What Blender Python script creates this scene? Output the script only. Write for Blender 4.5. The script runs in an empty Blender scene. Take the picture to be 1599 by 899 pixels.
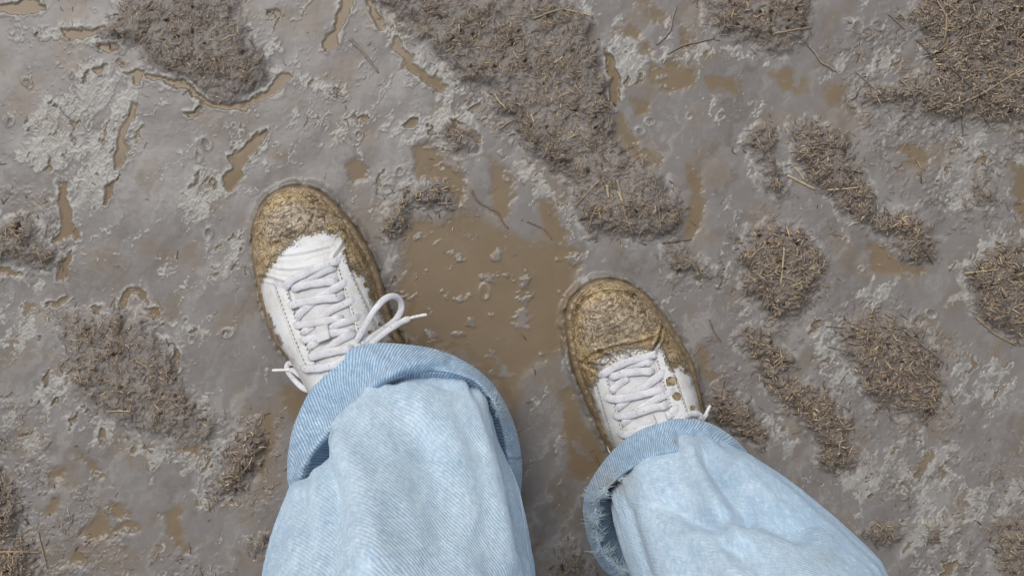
import bpy, math, random
import numpy as np

# ------------------------------------------------------------------ camera, sky, sun, exposure
SC = bpy.context.scene
COL = SC.collection
CAM_H = 1.15            # phone held 1.15 m above the mud, looking straight down
S = 1550.0              # photograph pixels per metre on the ground
CX, CY = 799.5, 449.5

cam_d = bpy.data.cameras.new('camera')
cam_d.sensor_width = 36.0
cam_d.lens = 36.0 * CAM_H * S / 1599.0
cam_d.clip_start = 0.02
cam_d.clip_end = 200.0
cam = bpy.data.objects.new('camera', cam_d)
cam.location = (0, 0, CAM_H)
cam.rotation_euler = (0, 0, 0)
COL.objects.link(cam)
SC.camera = cam

SUN_EL, SUN_ROT = math.radians(58), math.radians(-25)
world = bpy.data.worlds.new('World')
SC.world = world
world.use_nodes = True
wn, wl = world.node_tree.nodes, world.node_tree.links
sky = wn.new('ShaderNodeTexSky')
sky.sky_type = 'NISHITA'
sky.sun_disc = False
sky.sun_elevation = SUN_EL
sky.sun_rotation = SUN_ROT
sky.air_density = 1.0
sky.dust_density = 4.0
hs = wn.new('ShaderNodeHueSaturation')      # a clouded sky: the blue mostly washed out
hs.inputs['Saturation'].default_value = 0.40
bgn = wn['Background']
bgn.inputs['Strength'].default_value = 0.15
wl.new(sky.outputs[0], hs.inputs['Color'])
wl.new(hs.outputs[0], bgn.inputs['Color'])

sun_d = bpy.data.lights.new('sun', 'SUN')
sun_d.energy = 0.9
sun_d.angle = math.radians(40)
sun_d.color = (1.0, 0.97, 0.93)
sun = bpy.data.objects.new('sun', sun_d)
# light comes from the top left of the picture
az = math.radians(125)
sun.rotation_euler = (0, 0, 0)
from mathutils import Vector
dirv = Vector((math.cos(az) * math.cos(SUN_EL), math.sin(az) * math.cos(SUN_EL), math.sin(SUN_EL)))
sun.rotation_euler = dirv.to_track_quat('Z', 'Y').to_euler()
sky.sun_rotation = math.pi / 2 - az
COL.objects.link(sun)

SC.view_settings.view_transform = 'Standard'
SC.view_settings.look = 'None'
SC.view_settings.gamma = 1.0
SC.view_settings.use_curve_mapping = False
SC.view_settings.exposure = 0.16
SC.cycles.max_bounces = 6

# ------------------------------------------------------------------ small helpers
rng = np.random.default_rng(11)
random.seed(5)


def px2w(px, py, z=0.0):
    k = (CAM_H - z) / CAM_H / S
    return (np.asarray(px, float) - CX) * k, (CY - np.asarray(py, float)) * k


def _hash(ix, iy, seed):
    h = (ix.astype(np.uint32) * np.uint32(374761393) + iy.astype(np.uint32) * np.uint32(668265263)
         + np.uint32((seed * 974634599) & 0xffffffff))
    h = (h ^ (h >> np.uint32(13))) * np.uint32(1274126177)
    return h ^ (h >> np.uint32(16))


_ang = np.linspace(0, 2 * np.pi, 256, endpoint=False)
_GX, _GY = np.cos(_ang).astype(np.float32), np.sin(_ang).astype(np.float32)


def perlin(x, y, seed=0):
    x = np.asarray(x, np.float64); y = np.asarray(y, np.float64)
    ix = np.floor(x).astype(np.int64); iy = np.floor(y).astype(np.int64)
    fx = (x - ix).astype(np.float32); fy = (y - iy).astype(np.float32)
    u = fx * fx * fx * (fx * (fx * 6 - 15) + 10); v = fy * fy * fy * (fy * (fy * 6 - 15) + 10)

    def g(dx, dy):
        h = _hash(ix + dx, iy + dy, seed) & np.uint32(255)
        return _GX[h] * (fx - dx) + _GY[h] * (fy - dy)
    a = g(0, 0); b = g(1, 0); c = g(0, 1); d = g(1, 1)
    return (a + u * (b - a) + v * ((c + u * (d - c)) - (a + u * (b - a)))) * 1.5


def fbm(x, y, seed=0, octv=4, gain=0.5):
    t = 0; a = 1.0; n = 0; f = 1.0
    for o in range(octv):
        t = t + a * perlin(x * f, y * f, seed + o * 17); n += a; a *= gain; f *= 2.03
    return t / n


def sstep(a, b, x):
    t = np.clip((x - a) / (b - a), 0, 1)
    return t * t * (3 - 2 * t)


def sdf_poly(X, Y, poly, margin=60.0):
    """signed distance (negative inside) of the points to a polygon; far points keep +margin"""
    P = np.asarray(poly, float)
    out = np.full(X.shape, margin, np.float32)
    m = ((X > P[:, 0].min() - margin) & (X < P[:, 0].max() + margin) &
         (Y > P[:, 1].min() - margin) & (Y < P[:, 1].max() + margin))
    x = X[m]; y = Y[m]
    if x.size == 0:
        return out
    d2 = np.full(x.shape, 1e18); ins = np.zeros(x.shape, bool)
    n = len(P)
    for i in range(n):
        ax, ay = P[i]; bx, by = P[(i + 1) % n]
        ex, ey = bx - ax, by - ay
        t = np.clip(((x - ax) * ex + (y - ay) * ey) / (ex * ex + ey * ey + 1e-9), 0, 1)
        d2 = np.minimum(d2, (x - ax - t * ex) ** 2 + (y - ay - t * ey) ** 2)
        c = (ay > y) != (by > y)
        ins ^= c & (x < (bx - ax) * (y - ay) / (by - ay + 1e-12) + ax)
    d = np.sqrt(d2); d[ins] *= -1
    out[m] = np.minimum(d, margin)
    return out


def dist_line(X, Y, pts, margin=30.0):
    P = np.asarray(pts, float)
    out = np.full(X.shape, margin, np.float64)
    for i in range(len(P) - 1):
        ax, ay = P[i]; bx, by = P[i + 1]; ex, ey = bx - ax, by - ay
        t = np.clip(((X - ax) * ex + (Y - ay) * ey) / (ex * ex + ey * ey + 1e-12), 0, 1)
        out = np.minimum(out, np.hypot(X - ax - t * ex, Y - ay - t * ey))
    return out


def catmull(pts, n):
    """smooth curve of n points through the given points (any dimension)"""
    P = np.asarray(pts, float)
    if len(P) == 2:
        t = np.linspace(0, 1, n)[:, None]
        return P[0] * (1 - t) + P[1] * t
    Q = np.vstack([2 * P[0] - P[1], P, 2 * P[-1] - P[-2]])
    seg = np.linalg.norm(np.diff(P, axis=0), axis=1); cum = np.concatenate([[0], np.cumsum(seg)])
    s = np.linspace(0, cum[-1], n)
    k = np.clip(np.searchsorted(cum, s, 'right') - 1, 0, len(P) - 2)
    t = ((s - cum[k]) / np.maximum(seg[k], 1e-12))[:, None]
    p0, p1, p2, p3 = Q[k], Q[k + 1], Q[k + 2], Q[k + 3]
    return 0.5 * (2 * p1 + (p2 - p0) * t + (2 * p0 - 5 * p1 + 4 * p2 - p3) * t ** 2 + (3 * p1 - p0 - 3 * p2 + p3) * t ** 3)


def mesh_np(name, V, F, mat=None, parent=None, uv=None, attrs=None, cols=None, normals=None):
    """one object out of numpy vertices and faces (an N x 3 or N x 4 array, or a list of such arrays)"""
    me = bpy.data.meshes.new(name)
    Fs = F if isinstance(F, list) else [F]
    V = np.asarray(V, np.float32)
    lv = np.concatenate([f.reshape(-1) for f in Fs]).astype(np.int32)
    tot = np.concatenate([np.full(len(f), f.shape[1]) for f in Fs])
    st = np.concatenate([[0], np.cumsum(tot)[:-1]]).astype(np.int32)
    me.vertices.add(len(V)); me.vertices.foreach_set('co', V.reshape(-1))
    me.loops.add(len(lv)); me.loops.foreach_set('vertex_index', lv)
    me.polygons.add(len(st)); me.polygons.foreach_set('loop_start', st)
    me.update(calc_edges=True)
    me.shade_smooth()
    if uv is not None:
        l = me.uv_layers.new(name='UVMap')
        l.data.foreach_set('uv', np.asarray(uv, np.float32)[lv].reshape(-1))
    for k, a in (attrs or {}).items():
        at = me.attributes.new(k, 'FLOAT', 'POINT'); at.data.foreach_set('value', np.asarray(a, np.float32))
    if cols is not None:
        c4 = np.ones((len(V), 4), np.float32); c4[:, :3] = cols
        at = me.attributes.new('tint', 'FLOAT_COLOR', 'POINT'); at.data.foreach_set('color', c4.reshape(-1))
    if normals is not None:
        me.normals_split_custom_set_from_vertices(np.asarray(normals, np.float32))
    o = bpy.data.objects.new(name, me)
    COL.objects.link(o)
    if mat: me.materials.append(mat)
    if parent: o.parent = parent
    return o


def grid_faces(nr, nc, wrap=False):
    r = np.arange(nr - 1)[:, None]; c = np.arange(nc if wrap else nc - 1)[None, :]
    c2 = (c + 1) % nc
    return np.stack([r * nc + c, r * nc + c2, (r + 1) * nc + c2, (r + 1) * nc + c], -1).reshape(-1, 4)


def tag(o, label=None, cat=None, group=None, kind=None):
    if label: o['label'] = label
    if cat: o['category'] = cat
    if group: o['group'] = group
    if kind: o['kind'] = kind
    return o


def empty(name, loc=(0, 0, 0), parent=None):
    o = bpy.data.objects.new(name, None); o.empty_display_size = 0.05
    o.location = loc; COL.objects.link(o)
    if parent: o.parent = parent
    return o


# ------------------------------------------------------------------ materials
class NT:
    """tiny node-tree writer"""
    def __init__(self, name):
        self.m = bpy.data.materials.new(name); self.m.use_nodes = True
        self.t = self.m.node_tree; self.b = self.t.nodes['Principled BSDF']

    def n(self, typ, **kw):
        x = self.t.nodes.new(typ)
        for k, v in kw.items():
            if k in x.inputs: self.put(x.inputs[k], v)
            else: setattr(x, k, v)
        return x

    def put(self, sock, v):
        if isinstance(v, bpy.types.NodeSocket): self.t.links.new(v, sock)
        else: sock.default_value = v

    def attr(self, name, out='Fac'):
        return self.n('ShaderNodeAttribute', attribute_name=name).outputs[out]

    def noise(self, vec, scale, detail=4, rough=0.55, dist=0.0):
        x = self.n('ShaderNodeTexNoise', Vector=vec, Scale=scale, Detail=detail, Roughness=rough, Distortion=dist)
        return x.outputs['Fac']

    def ramp(self, fac, a, b, lo=0.0, hi=1.0):
        x = self.n('ShaderNodeMapRange', Value=fac); x.clamp = True
        x.inputs['From Min'].default_value = a; x.inputs['From Max'].default_value = b
        self.put(x.inputs['To Min'], lo); self.put(x.inputs['To Max'], hi)
        return x.outputs[0]

    def mix(self, fac, a, b):
        x = self.n('ShaderNodeMix', data_type='RGBA')
        self.put(x.inputs[0], fac)
        for s, v in ((x.inputs[6], a), (x.inputs[7], b)):
            self.put(s, v if isinstance(v, bpy.types.NodeSocket) else (*v, 1.0))
        return x.outputs[2]

    def mth(self, op, a, b=0.0, c=0.0):
        x = self.n('ShaderNodeMath', operation=op)
        self.put(x.inputs[0], a); self.put(x.inputs[1], b); self.put(x.inputs[2], c)
        return x.outputs[0]

    def bump(self, h, dist, strength=1.0, normal=None):
        x = self.n('ShaderNodeBump', Height=h, Distance=dist, Strength=strength)
        if normal: self.put(x.inputs['Normal'], normal)
        return x.outputs[0]

    def out(self, **kw):
        for k, v in kw.items():
            self.put(self.b.inputs[k.replace('_', ' ')], v if not isinstance(v, tuple) else (*v, 1.0))
        return self.m


def mud_material():
    t = NT('wet_mud')
    pos = t.n('ShaderNodeNewGeometry').outputs['Position']
    pale, clump, brown, soft = t.attr('pale'), t.attr('clump'), t.attr('brown'), t.attr('soft')
    n1 = t.noise(pos, 22, 5, 0.6, 0.6); n2 = t.noise(pos, 130, 4, 0.6, 0.4); n3 = t.noise(pos, 420, 4, 0.65, 0.3)
    n4 = t.noise(pos, 900, 3, 0.6)
    grey = t.mix(t.ramp(n1, 0.3, 0.7), (0.156, 0.142, 0.131), (0.180, 0.167, 0.156))
    grey = t.mix(t.mth('MULTIPLY', t.ramp(n2, 0.54, 0.72), 0.22), grey, (0.235, 0.215, 0.195))
    grey = t.mix(t.mth('MULTIPLY', soft, 0.60), grey, (0.165, 0.130, 0.092))
    stk = t.attr('streak')
    grey = t.mix(t.ramp(stk, 0.52, 0.85, 0.0, 0.75), grey, (0.245, 0.232, 0.215))
    grey = t.mix(t.ramp(stk, 0.42, 0.15, 0.0, 0.75), grey, (0.125, 0.107, 0.092))
    cl = t.mix(t.ramp(n2, 0.3, 0.7), (0.165, 0.133, 0.105), (0.250, 0.212, 0.176))
    cl = t.mix(t.ramp(n3, 0.48, 0.66, 0.0, 0.8), cl, (0.100, 0.075, 0.056))
    col = t.mix(clump, grey, cl)
    wt = t.mix(t.ramp(n1, 0.3, 0.7), (0.150, 0.108, 0.062), (0.172, 0.126, 0.076))
    col = t.mix(brown, col, wt)
    pf = t.mth('MULTIPLY', pale, t.ramp(n3, 0.2, 0.6, 0.72, 1.0))
    col = t.mix(pf, col, (0.325, 0.315, 0.285))  # pale silt tone, with the sky's reflection painted into it
    rough = t.mth('ADD', t.ramp(stk, 0.2, 0.8, 0.10, 0.23), t.mth('MULTIPLY', clump, 0.30))
    rough = t.mth('ADD', rough, t.mth('MULTIPLY', n2, 0.10))
    rough = t.mth('SUBTRACT', rough, t.mth('MULTIPLY', brown, 0.14))
    nobrown = t.mth('SUBTRACT', 1.0, brown)
    hgt = t.mth('ADD', t.mth('MULTIPLY', n3, t.mth('ADD', 0.02, t.mth('MULTIPLY', clump, 1.3))),
                t.mth('MULTIPLY', n4, t.mth('ADD', t.mth('MULTIPLY', pale, 0.12), t.mth('MULTIPLY', clump, 0.6))))
    nb = t.bump(t.mth('MULTIPLY', hgt, nobrown), 0.0022, 1.0)
    return t.out(Base_Color=col, Roughness=rough, Normal=nb, IOR=1.36)


def straw_material():
    t = NT('mud_coated_straw')
    pos = t.n('ShaderNodeNewGeometry').outputs['Position']
    n = t.noise(pos, 350, 3)
    col = t.mix(t.ramp(n, 0.45, 0.75, 0.0, 0.7), t.attr('tint', 'Color'), (0.240, 0.200, 0.162))
    return t.out(Base_Color=col, Roughness=0.55, Normal=t.bump(t.noise(pos, 1500, 2), 0.0004, 0.6))


def denim_material(name, light, mid, dark, twill=0.35, tscale=2400.0):
    t = NT(name)
    uvn = t.n('ShaderNodeUVMap').outputs[0]
    sep = t.n('ShaderNodeSeparateXYZ', Vector=uvn)
    u, v = sep.outputs[0], sep.outputs[1]
    wob = t.noise(uvn, 40, 2)
    ph = t.mth('ADD', t.mth('ADD', t.mth('MULTIPLY', u, tscale), t.mth('MULTIPLY', v, tscale * 0.62)), t.mth('MULTIPLY', wob, 9.0))
    tw = t.mth('MULTIPLY_ADD', t.mth('SINE', ph), 0.5, 0.5)
    brk = t.noise(uvn, 700, 2, 0.6)
    tw = t.mth('MULTIPLY', tw, t.ramp(brk, 0.25, 0.5, 0.55, 1.0))
    m1 = t.n('ShaderNodeMapping', Vector=uvn); m1.inputs['Scale'].default_value = (1.0, 0.22, 1.0)
    streak = t.noise(m1.outputs[0], 150, 6, 0.70, 0.3)
    m2 = t.n('ShaderNodeMapping', Vector=uvn); m2.inputs['Scale'].default_value = (1.0, 0.45, 1.0)
    heath = t.noise(m2.outputs[0], 330, 5, 0.72, 0.6)
    blot = t.noise(uvn, 19, 5, 0.6, 0.5)
    slub = t.noise(uvn, 520, 3, 0.6)
    col = t.mix(t.ramp(blot, 0.3, 0.7), mid, light)
    fade = t.attr('fade')                     # worn pale down the front, deeper blue towards the seams
    col = t.mix(t.mth('MULTIPLY', t.ramp(t.mth('ADD', fade, t.mth('MULTIPLY', t.mth('SUBTRACT', blot, 0.5), 0.9)), 0.75, 0.1), 0.55), col, dark)
    col = t.mix(t.ramp(streak, 0.42, 0.72, 0.0, 0.50), col, dark)
    col = t.mix(t.ramp(heath, 0.50, 0.70, 0.0, 0.55), col, dark)
    col = t.mix(t.ramp(heath, 0.48, 0.32, 0.0, 0.50), col, (0.66, 0.77, 0.85))
    col = t.mix(t.mth('MULTIPLY', t.mth('MULTIPLY', tw, twill), t.ramp(fade, 0.5, 0.95, 1.25, 0.50)), col, dark)
    dirt = t.attr('dirt')
    col = t.mix(t.mth('MULTIPLY', dirt, 0.8), col, (0.24, 0.20, 0.14))
    hgt = t.mth('ADD', t.mth('MULTIPLY', tw, -0.5), t.mth('ADD', slub, streak))
    nb = t.bump(hgt, 0.0007, 0.8)
    t.b.inputs['Sheen Weight'].default_value = 0.15
    return t.out(Base_Color=col, Roughness=0.85, Normal=nb)


def leather_material():
    t = NT('muddy_white_leather')
    tc = t.n('ShaderNodeTexCoord').outputs['Object']
    mud = t.attr('mud')
    n1 = t.noise(tc, 55, 5, 0.6, 0.8); n2 = t.noise(tc, 100, 6, 0.66, 1.8); n3 = t.noise(tc, 430, 3, 0.6); n4 = t.noise(tc, 95, 5, 0.7, 2.5)
    white = t.mix(t.ramp(n1, 0.40, 0.75, 0.0, 0.45), (0.575, 0.58, 0.578), (0.49, 0.465, 0.41))
    crack = t.mth('SUBTRACT', 1.0, t.ramp(t.mth('ABSOLUTE', t.mth('SUBTRACT', n4, 0.5)), 0.0, 0.030))
    white = t.mix(t.mth('MULTIPLY', crack, t.ramp(n1, 0.40, 0.62, 0.05, 0.6)), white, (0.34, 0.28, 0.19))
    spots = t.ramp(n3, 0.69, 0.74)
    white = t.mix(t.mth('MULTIPLY', spots, 0.6), white, (0.23, 0.18, 0.11))
    ochre = t.mix(t.ramp(n1, 0.35, 0.62), (0.128, 0.078, 0.026), (0.300, 0.190, 0.072))
    ochre = t.mix(t.ramp(n4, 0.53, 0.62, 0.0, 0.9), ochre, (0.50, 0.40, 0.235))
    grey = t.mix(t.ramp(n2, 0.42, 0.6), (0.150, 0.105, 0.066), (0.310, 0.255, 0.205))
    n0 = t.noise(tc, 24, 3, 0.6, 0.8)
    ochre = t.mix(t.ramp(n0, 0.42, 0.62, 0.0, 0.65), ochre, (0.095, 0.058, 0.024))
    lump = t.attr('lump')
    grey = t.mix(t.mth('MULTIPLY', t.attr('dark'), 0.80), grey, (0.125, 0.082, 0.045))
    mudc = t.mix(t.mth('MULTIPLY', lump, t.ramp(n1, 0.35, 0.6, 0.35, 1.0)), ochre, grey)
    vein = t.mth('SUBTRACT', 1.0, t.ramp(t.mth('ABSOLUTE', t.mth('SUBTRACT', n2, 0.53)), 0.004, 0.042))
    mudc = t.mix(t.mth('MULTIPLY', vein, t.ramp(n0, 0.35, 0.62, 0.85, 0.30)), mudc, (0.60, 0.52, 0.35))
    dark = t.ramp(n2, 0.44, 0.34, 0.0, 0.9)
    mudc = t.mix(dark, mudc, (0.055, 0.034, 0.014))
    fac = t.ramp(t.mth('ADD', mud, t.mth('ADD', t.mth('MULTIPLY', t.mth('SUBTRACT', n2, 0.5), 1.1), t.mth('MULTIPLY', t.mth('SUBTRACT', n3, 0.5), 1.3))), 0.33, 0.70)
    haze = t.ramp(t.mth('ADD', mud, t.mth('MULTIPLY', t.mth('SUBTRACT', n1, 0.5), 0.9)), 0.05, 0.6, 0.0, 0.65)
    col = t.mix(haze, white, (0.42, 0.36, 0.25))
    col = t.mix(fac, col, mudc)
    rough = t.ramp(fac, 0.0, 1.0, 0.42, 0.22)
    hgt = t.mth('ADD', t.mth('MULTIPLY', t.mth('MULTIPLY', n2, fac), 1.5), t.mth('ADD', t.mth('MULTIPLY', n3, 0.25), t.mth('MULTIPLY', fac, 0.6)))
    return t.out(Base_Color=col, Roughness=rough, Normal=t.bump(hgt, 0.0016, 1.0), Coat_Weight=t.mth('MULTIPLY', fac, 0.25), Coat_Roughness=0.15)


def sole_material():
    t = NT('mud_soaked_sole')
    tc = t.n('ShaderNodeTexCoord').outputs['Object']
    n1 = t.noise(tc, 70, 5, 0.6, 0.8); n2 = t.noise(tc, 300, 4)
    col = t.mix(t.ramp(n1, 0.35, 0.65), (0.105, 0.070, 0.034), (0.215, 0.150, 0.080))
    col = t.mix(t.ramp(n2, 0.55, 0.72, 0.0, 0.7), col, (0.36, 0.29, 0.18))
    return t.out(Base_Color=col, Roughness=0.22, Normal=t.bump(n2, 0.001, 0.7))


def lace_material():
    t = NT('grey_white_lace')
    uvn = t.n('ShaderNodeUVMap').outputs[0]
    tc = t.n('ShaderNodeTexCoord').outputs['Object']
    sep = t.n('ShaderNodeSeparateXYZ', Vector=uvn)
    w = t.mth('MULTIPLY', t.mth('SINE', t.mth('MULTIPLY', sep.outputs[0], 3300.0)), t.mth('SINE', t.mth('MULTIPLY', sep.outputs[1], 3300.0)))
    n = t.noise(tc, 90, 4, 0.6); s = t.noise(tc, 480, 3, 0.6)
    col = t.mix(t.ramp(n, 0.35, 0.65), (0.54, 0.535, 0.55), (0.68, 0.675, 0.69))
    col = t.mix(t.ramp(w, 0.1, 0.9, 0.0, 0.20), col, (0.42, 0.41, 0.43))
    col = t.mix(t.ramp(s, 0.62, 0.69, 0.0, 0.7), col, (0.17, 0.13, 0.09))
    return t.out(Base_Color=col, Roughness=0.8, Normal=t.bump(w, 0.00035, 0.6))


def plain_material(name, c, rough=0.5, var=0.25):
    t = NT(name)
    tc = t.n('ShaderNodeTexCoord').outputs['Object']
    n = t.noise(tc, 120, 4)
    col = t.mix(t.ramp(n, 0.3, 0.7), tuple(x * (1 - var) for x in c), c)
    return t.out(Base_Color=col, Roughness=rough, Normal=t.bump(t.noise(tc, 900, 2), 0.0004, 0.5))


MUD = mud_material()
STRAW = straw_material()
DENIM = denim_material('washed_denim', (0.49, 0.60, 0.69), (0.395, 0.515, 0.615), (0.215, 0.345, 0.48), 0.11, 1850.0)
DENIM_IN = denim_material('turned_denim', (0.47, 0.595, 0.69), (0.38, 0.515, 0.63), (0.085, 0.180, 0.31), 0.95, 1550.0)
LEATHER = leather_material()
SOLE = sole_material()
LACE = lace_material()
AGLET = plain_material('clear_white_plastic', (0.66, 0.65, 0.63), 0.3, 0.1)
LINING = plain_material('white_textile', (0.56, 0.555, 0.55), 0.85, 0.2)
STITCH = plain_material('grey_thread', (0.30, 0.29, 0.27), 0.9, 0.2)
THREAD = plain_material('frayed_cotton', (0.44, 0.54, 0.60), 0.9, 0.35)
SKIN = plain_material('skin', (0.45, 0.27, 0.19), 0.5, 0.1)

# ------------------------------------------------------------------ the ground: regions read off the place (photo pixels on the ground plane)
MOUNDS = [
 ('broad low mound of chopped straw and mud in the top left corner area',
  [(160,42),(180,15),(195,-20),(370,-20),(378,25),(398,70),(428,100),(430,118),(400,150),(365,160),(315,146),(285,122),(225,106),(215,75),(172,75)], 1.0),
 ('largest mound of straw and mud, running from the top edge to above the right shoe',
  [(575,-20),(590,10),(620,34),(662,68),(697,108),(727,130),(757,150),(772,180),(802,215),(826,240),(846,262),(870,270),(890,315),(905,345),(922,380),(960,372),(1010,378),(1060,372),(1072,345),(1068,310),(1040,275),(1015,250),(985,235),(960,215),(958,165),(950,130),(940,90),(932,60),(922,20),(900,5),(850,-20)], 1.25),
 ('short tongue of straw-flecked mud below the tip of the largest mound',
  [(1035,380),(1070,378),(1085,400),(1115,415),(1127,440),(1105,452),(1075,435),(1045,440),(1035,410)], 0.7),
 ('small dark clod with a broken straw edge right of the left shoe toe',
  [(600,335),(614,318),(622,292),(650,280),(690,286),(705,312),(710,333),(685,332),(652,325),(640,345),(630,368),(608,375),(596,360)], 1.2),
 ('straw mound at the top edge right of the largest mound',
  [(1085,-20),(1098,30),(1118,58),(1150,70),(1180,78),(1225,88),(1250,70),(1270,45),(1274,10),(1265,-20)], 1.0),
 ('wide bank of long straw and mud in the top right corner',
  [(1410,30),(1440,-20),(1660,-20),(1660,230),(1600,215),(1570,195),(1500,190),(1440,185),(1400,165),(1345,175),(1335,140),(1400,130),(1450,110),(1440,75)], 1.0),
 ('long diagonal ridge of straw and mud in the upper right',
  [(1225,190),(1280,190),(1325,215),(1340,257),(1360,300),(1370,325),(1415,325),(1450,345),(1468,375),(1460,402),(1440,418),(1400,410),(1390,385),(1370,368),(1340,355),(1305,335),(1295,310),(1270,297),(1250,275),(1235,240)], 1.0),
 ('small dark lump just left of the long diagonal ridge',
  [(1155,232),(1165,205),(1195,190),(1220,200),(1215,225),(1225,255),(1232,300),(1215,320),(1195,300),(1180,265)], 1.0),
 ('oval straw mound right of and above the right shoe',
  [(1150,385),(1175,360),(1200,345),(1235,350),(1265,370),(1290,395),(1297,420),(1287,455),(1270,480),(1245,500),(1215,505),(1190,492),(1165,470),(1150,430)], 1.1),
 ('tan straw mound trailing downward to the right of the right shoe',
  [(1155,512),(1185,500),(1215,522),(1240,565),(1235,592),(1270,595),(1300,615),(1335,650),(1330,690),(1345,720),(1325,740),(1295,740),(1275,720),(1270,690),(1250,660),(1215,640),(1195,610),(1175,570),(1155,540)], 1.1),
 ('rough round mound with holes between the trailing tan mound and the right edge',
  [(1320,500),(1350,485),(1400,490),(1440,515),(1468,555),(1477,600),(1465,640),(1440,672),(1420,660),(1390,640),(1360,645),(1335,605),(1318,565),(1310,530)], 1.0),
 ('smooth-edged round mound cut by the right edge',
  [(1505,420),(1530,398),(1570,375),(1660,355),(1660,530),(1590,535),(1545,515),(1520,490),(1508,455)], 1.3),
 ('straw clump in the bottom right corner',
  [(1552,830),(1560,800),(1590,795),(1625,825),(1660,920),(1560,930),(1545,870)], 1.0),
 ('small straw clump beside the right trouser leg near the bottom right',
  [(1345,830),(1370,812),(1400,815),(1414,835),(1395,857),(1365,852)], 0.8),
 ('tiny straw clump between two bottom right clumps',
  [(1440,825),(1458,815),(1478,828),(1472,850),(1448,852)], 0.7),
 ('straw mound touching the right side of the right shoe',
  [(1100,615),(1120,600),(1142,602),(1165,622),(1190,655),(1202,690),(1197,714),(1165,692),(1130,668),(1108,650)], 1.1),
 ('dark straw clump on the left edge at mid height',
  [(-60,350),(0,352),(20,340),(45,332),(62,350),(67,370),(95,398),(92,420),(60,422),(30,415),(-60,415)], 1.1),
 ('large low straw mound left of the left trouser leg',
  [(80,490),(95,480),(130,485),(190,480),(230,500),(262,530),(280,560),(290,590),(310,620),(335,655),(345,690),(320,705),(270,690),(230,680),(180,660),(150,635),(115,605),(110,570),(95,535)], 0.7),
 ('straw clump beside the left edge of the left trouser leg',
  [(345,735),(350,700),(375,672),(405,650),(422,690),(412,740),(395,750),(370,770),(330,790),(315,770),(330,755)], 0.9),
 ('straw mound in the bottom left corner',
  [(-60,720),(5,722),(25,760),(38,790),(40,830),(62,860),(75,885),(60,930),(-60,930)], 1.0),
 ('small clump at the bottom edge just left of the left trouser leg',
  [(375,862),(390,840),(425,830),(432,860),(400,877)], 0.8),
 ('straw clump at the bottom edge between the two trouser legs',
  [(858,890),(868,855),(890,843),(920,870),(930,900),(890,920),(860,918)], 0.9),
 ('small straw speckled lump near the right edge below the top right bank',
  [(1505,285),(1520,265),(1545,270),(1557,320),(1530,322),(1510,310)], 0.8),
 ('thin straw patch left of the largest mound',
  [(685,215),(700,190),(735,193),(752,235),(725,252),(700,240)], 0.55),
 ('small straw lump on the right edge below the top right bank',
  [(1585,220),(1600,228),(1660,235),(1660,265),(1595,255)], 0.8),
]
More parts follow.
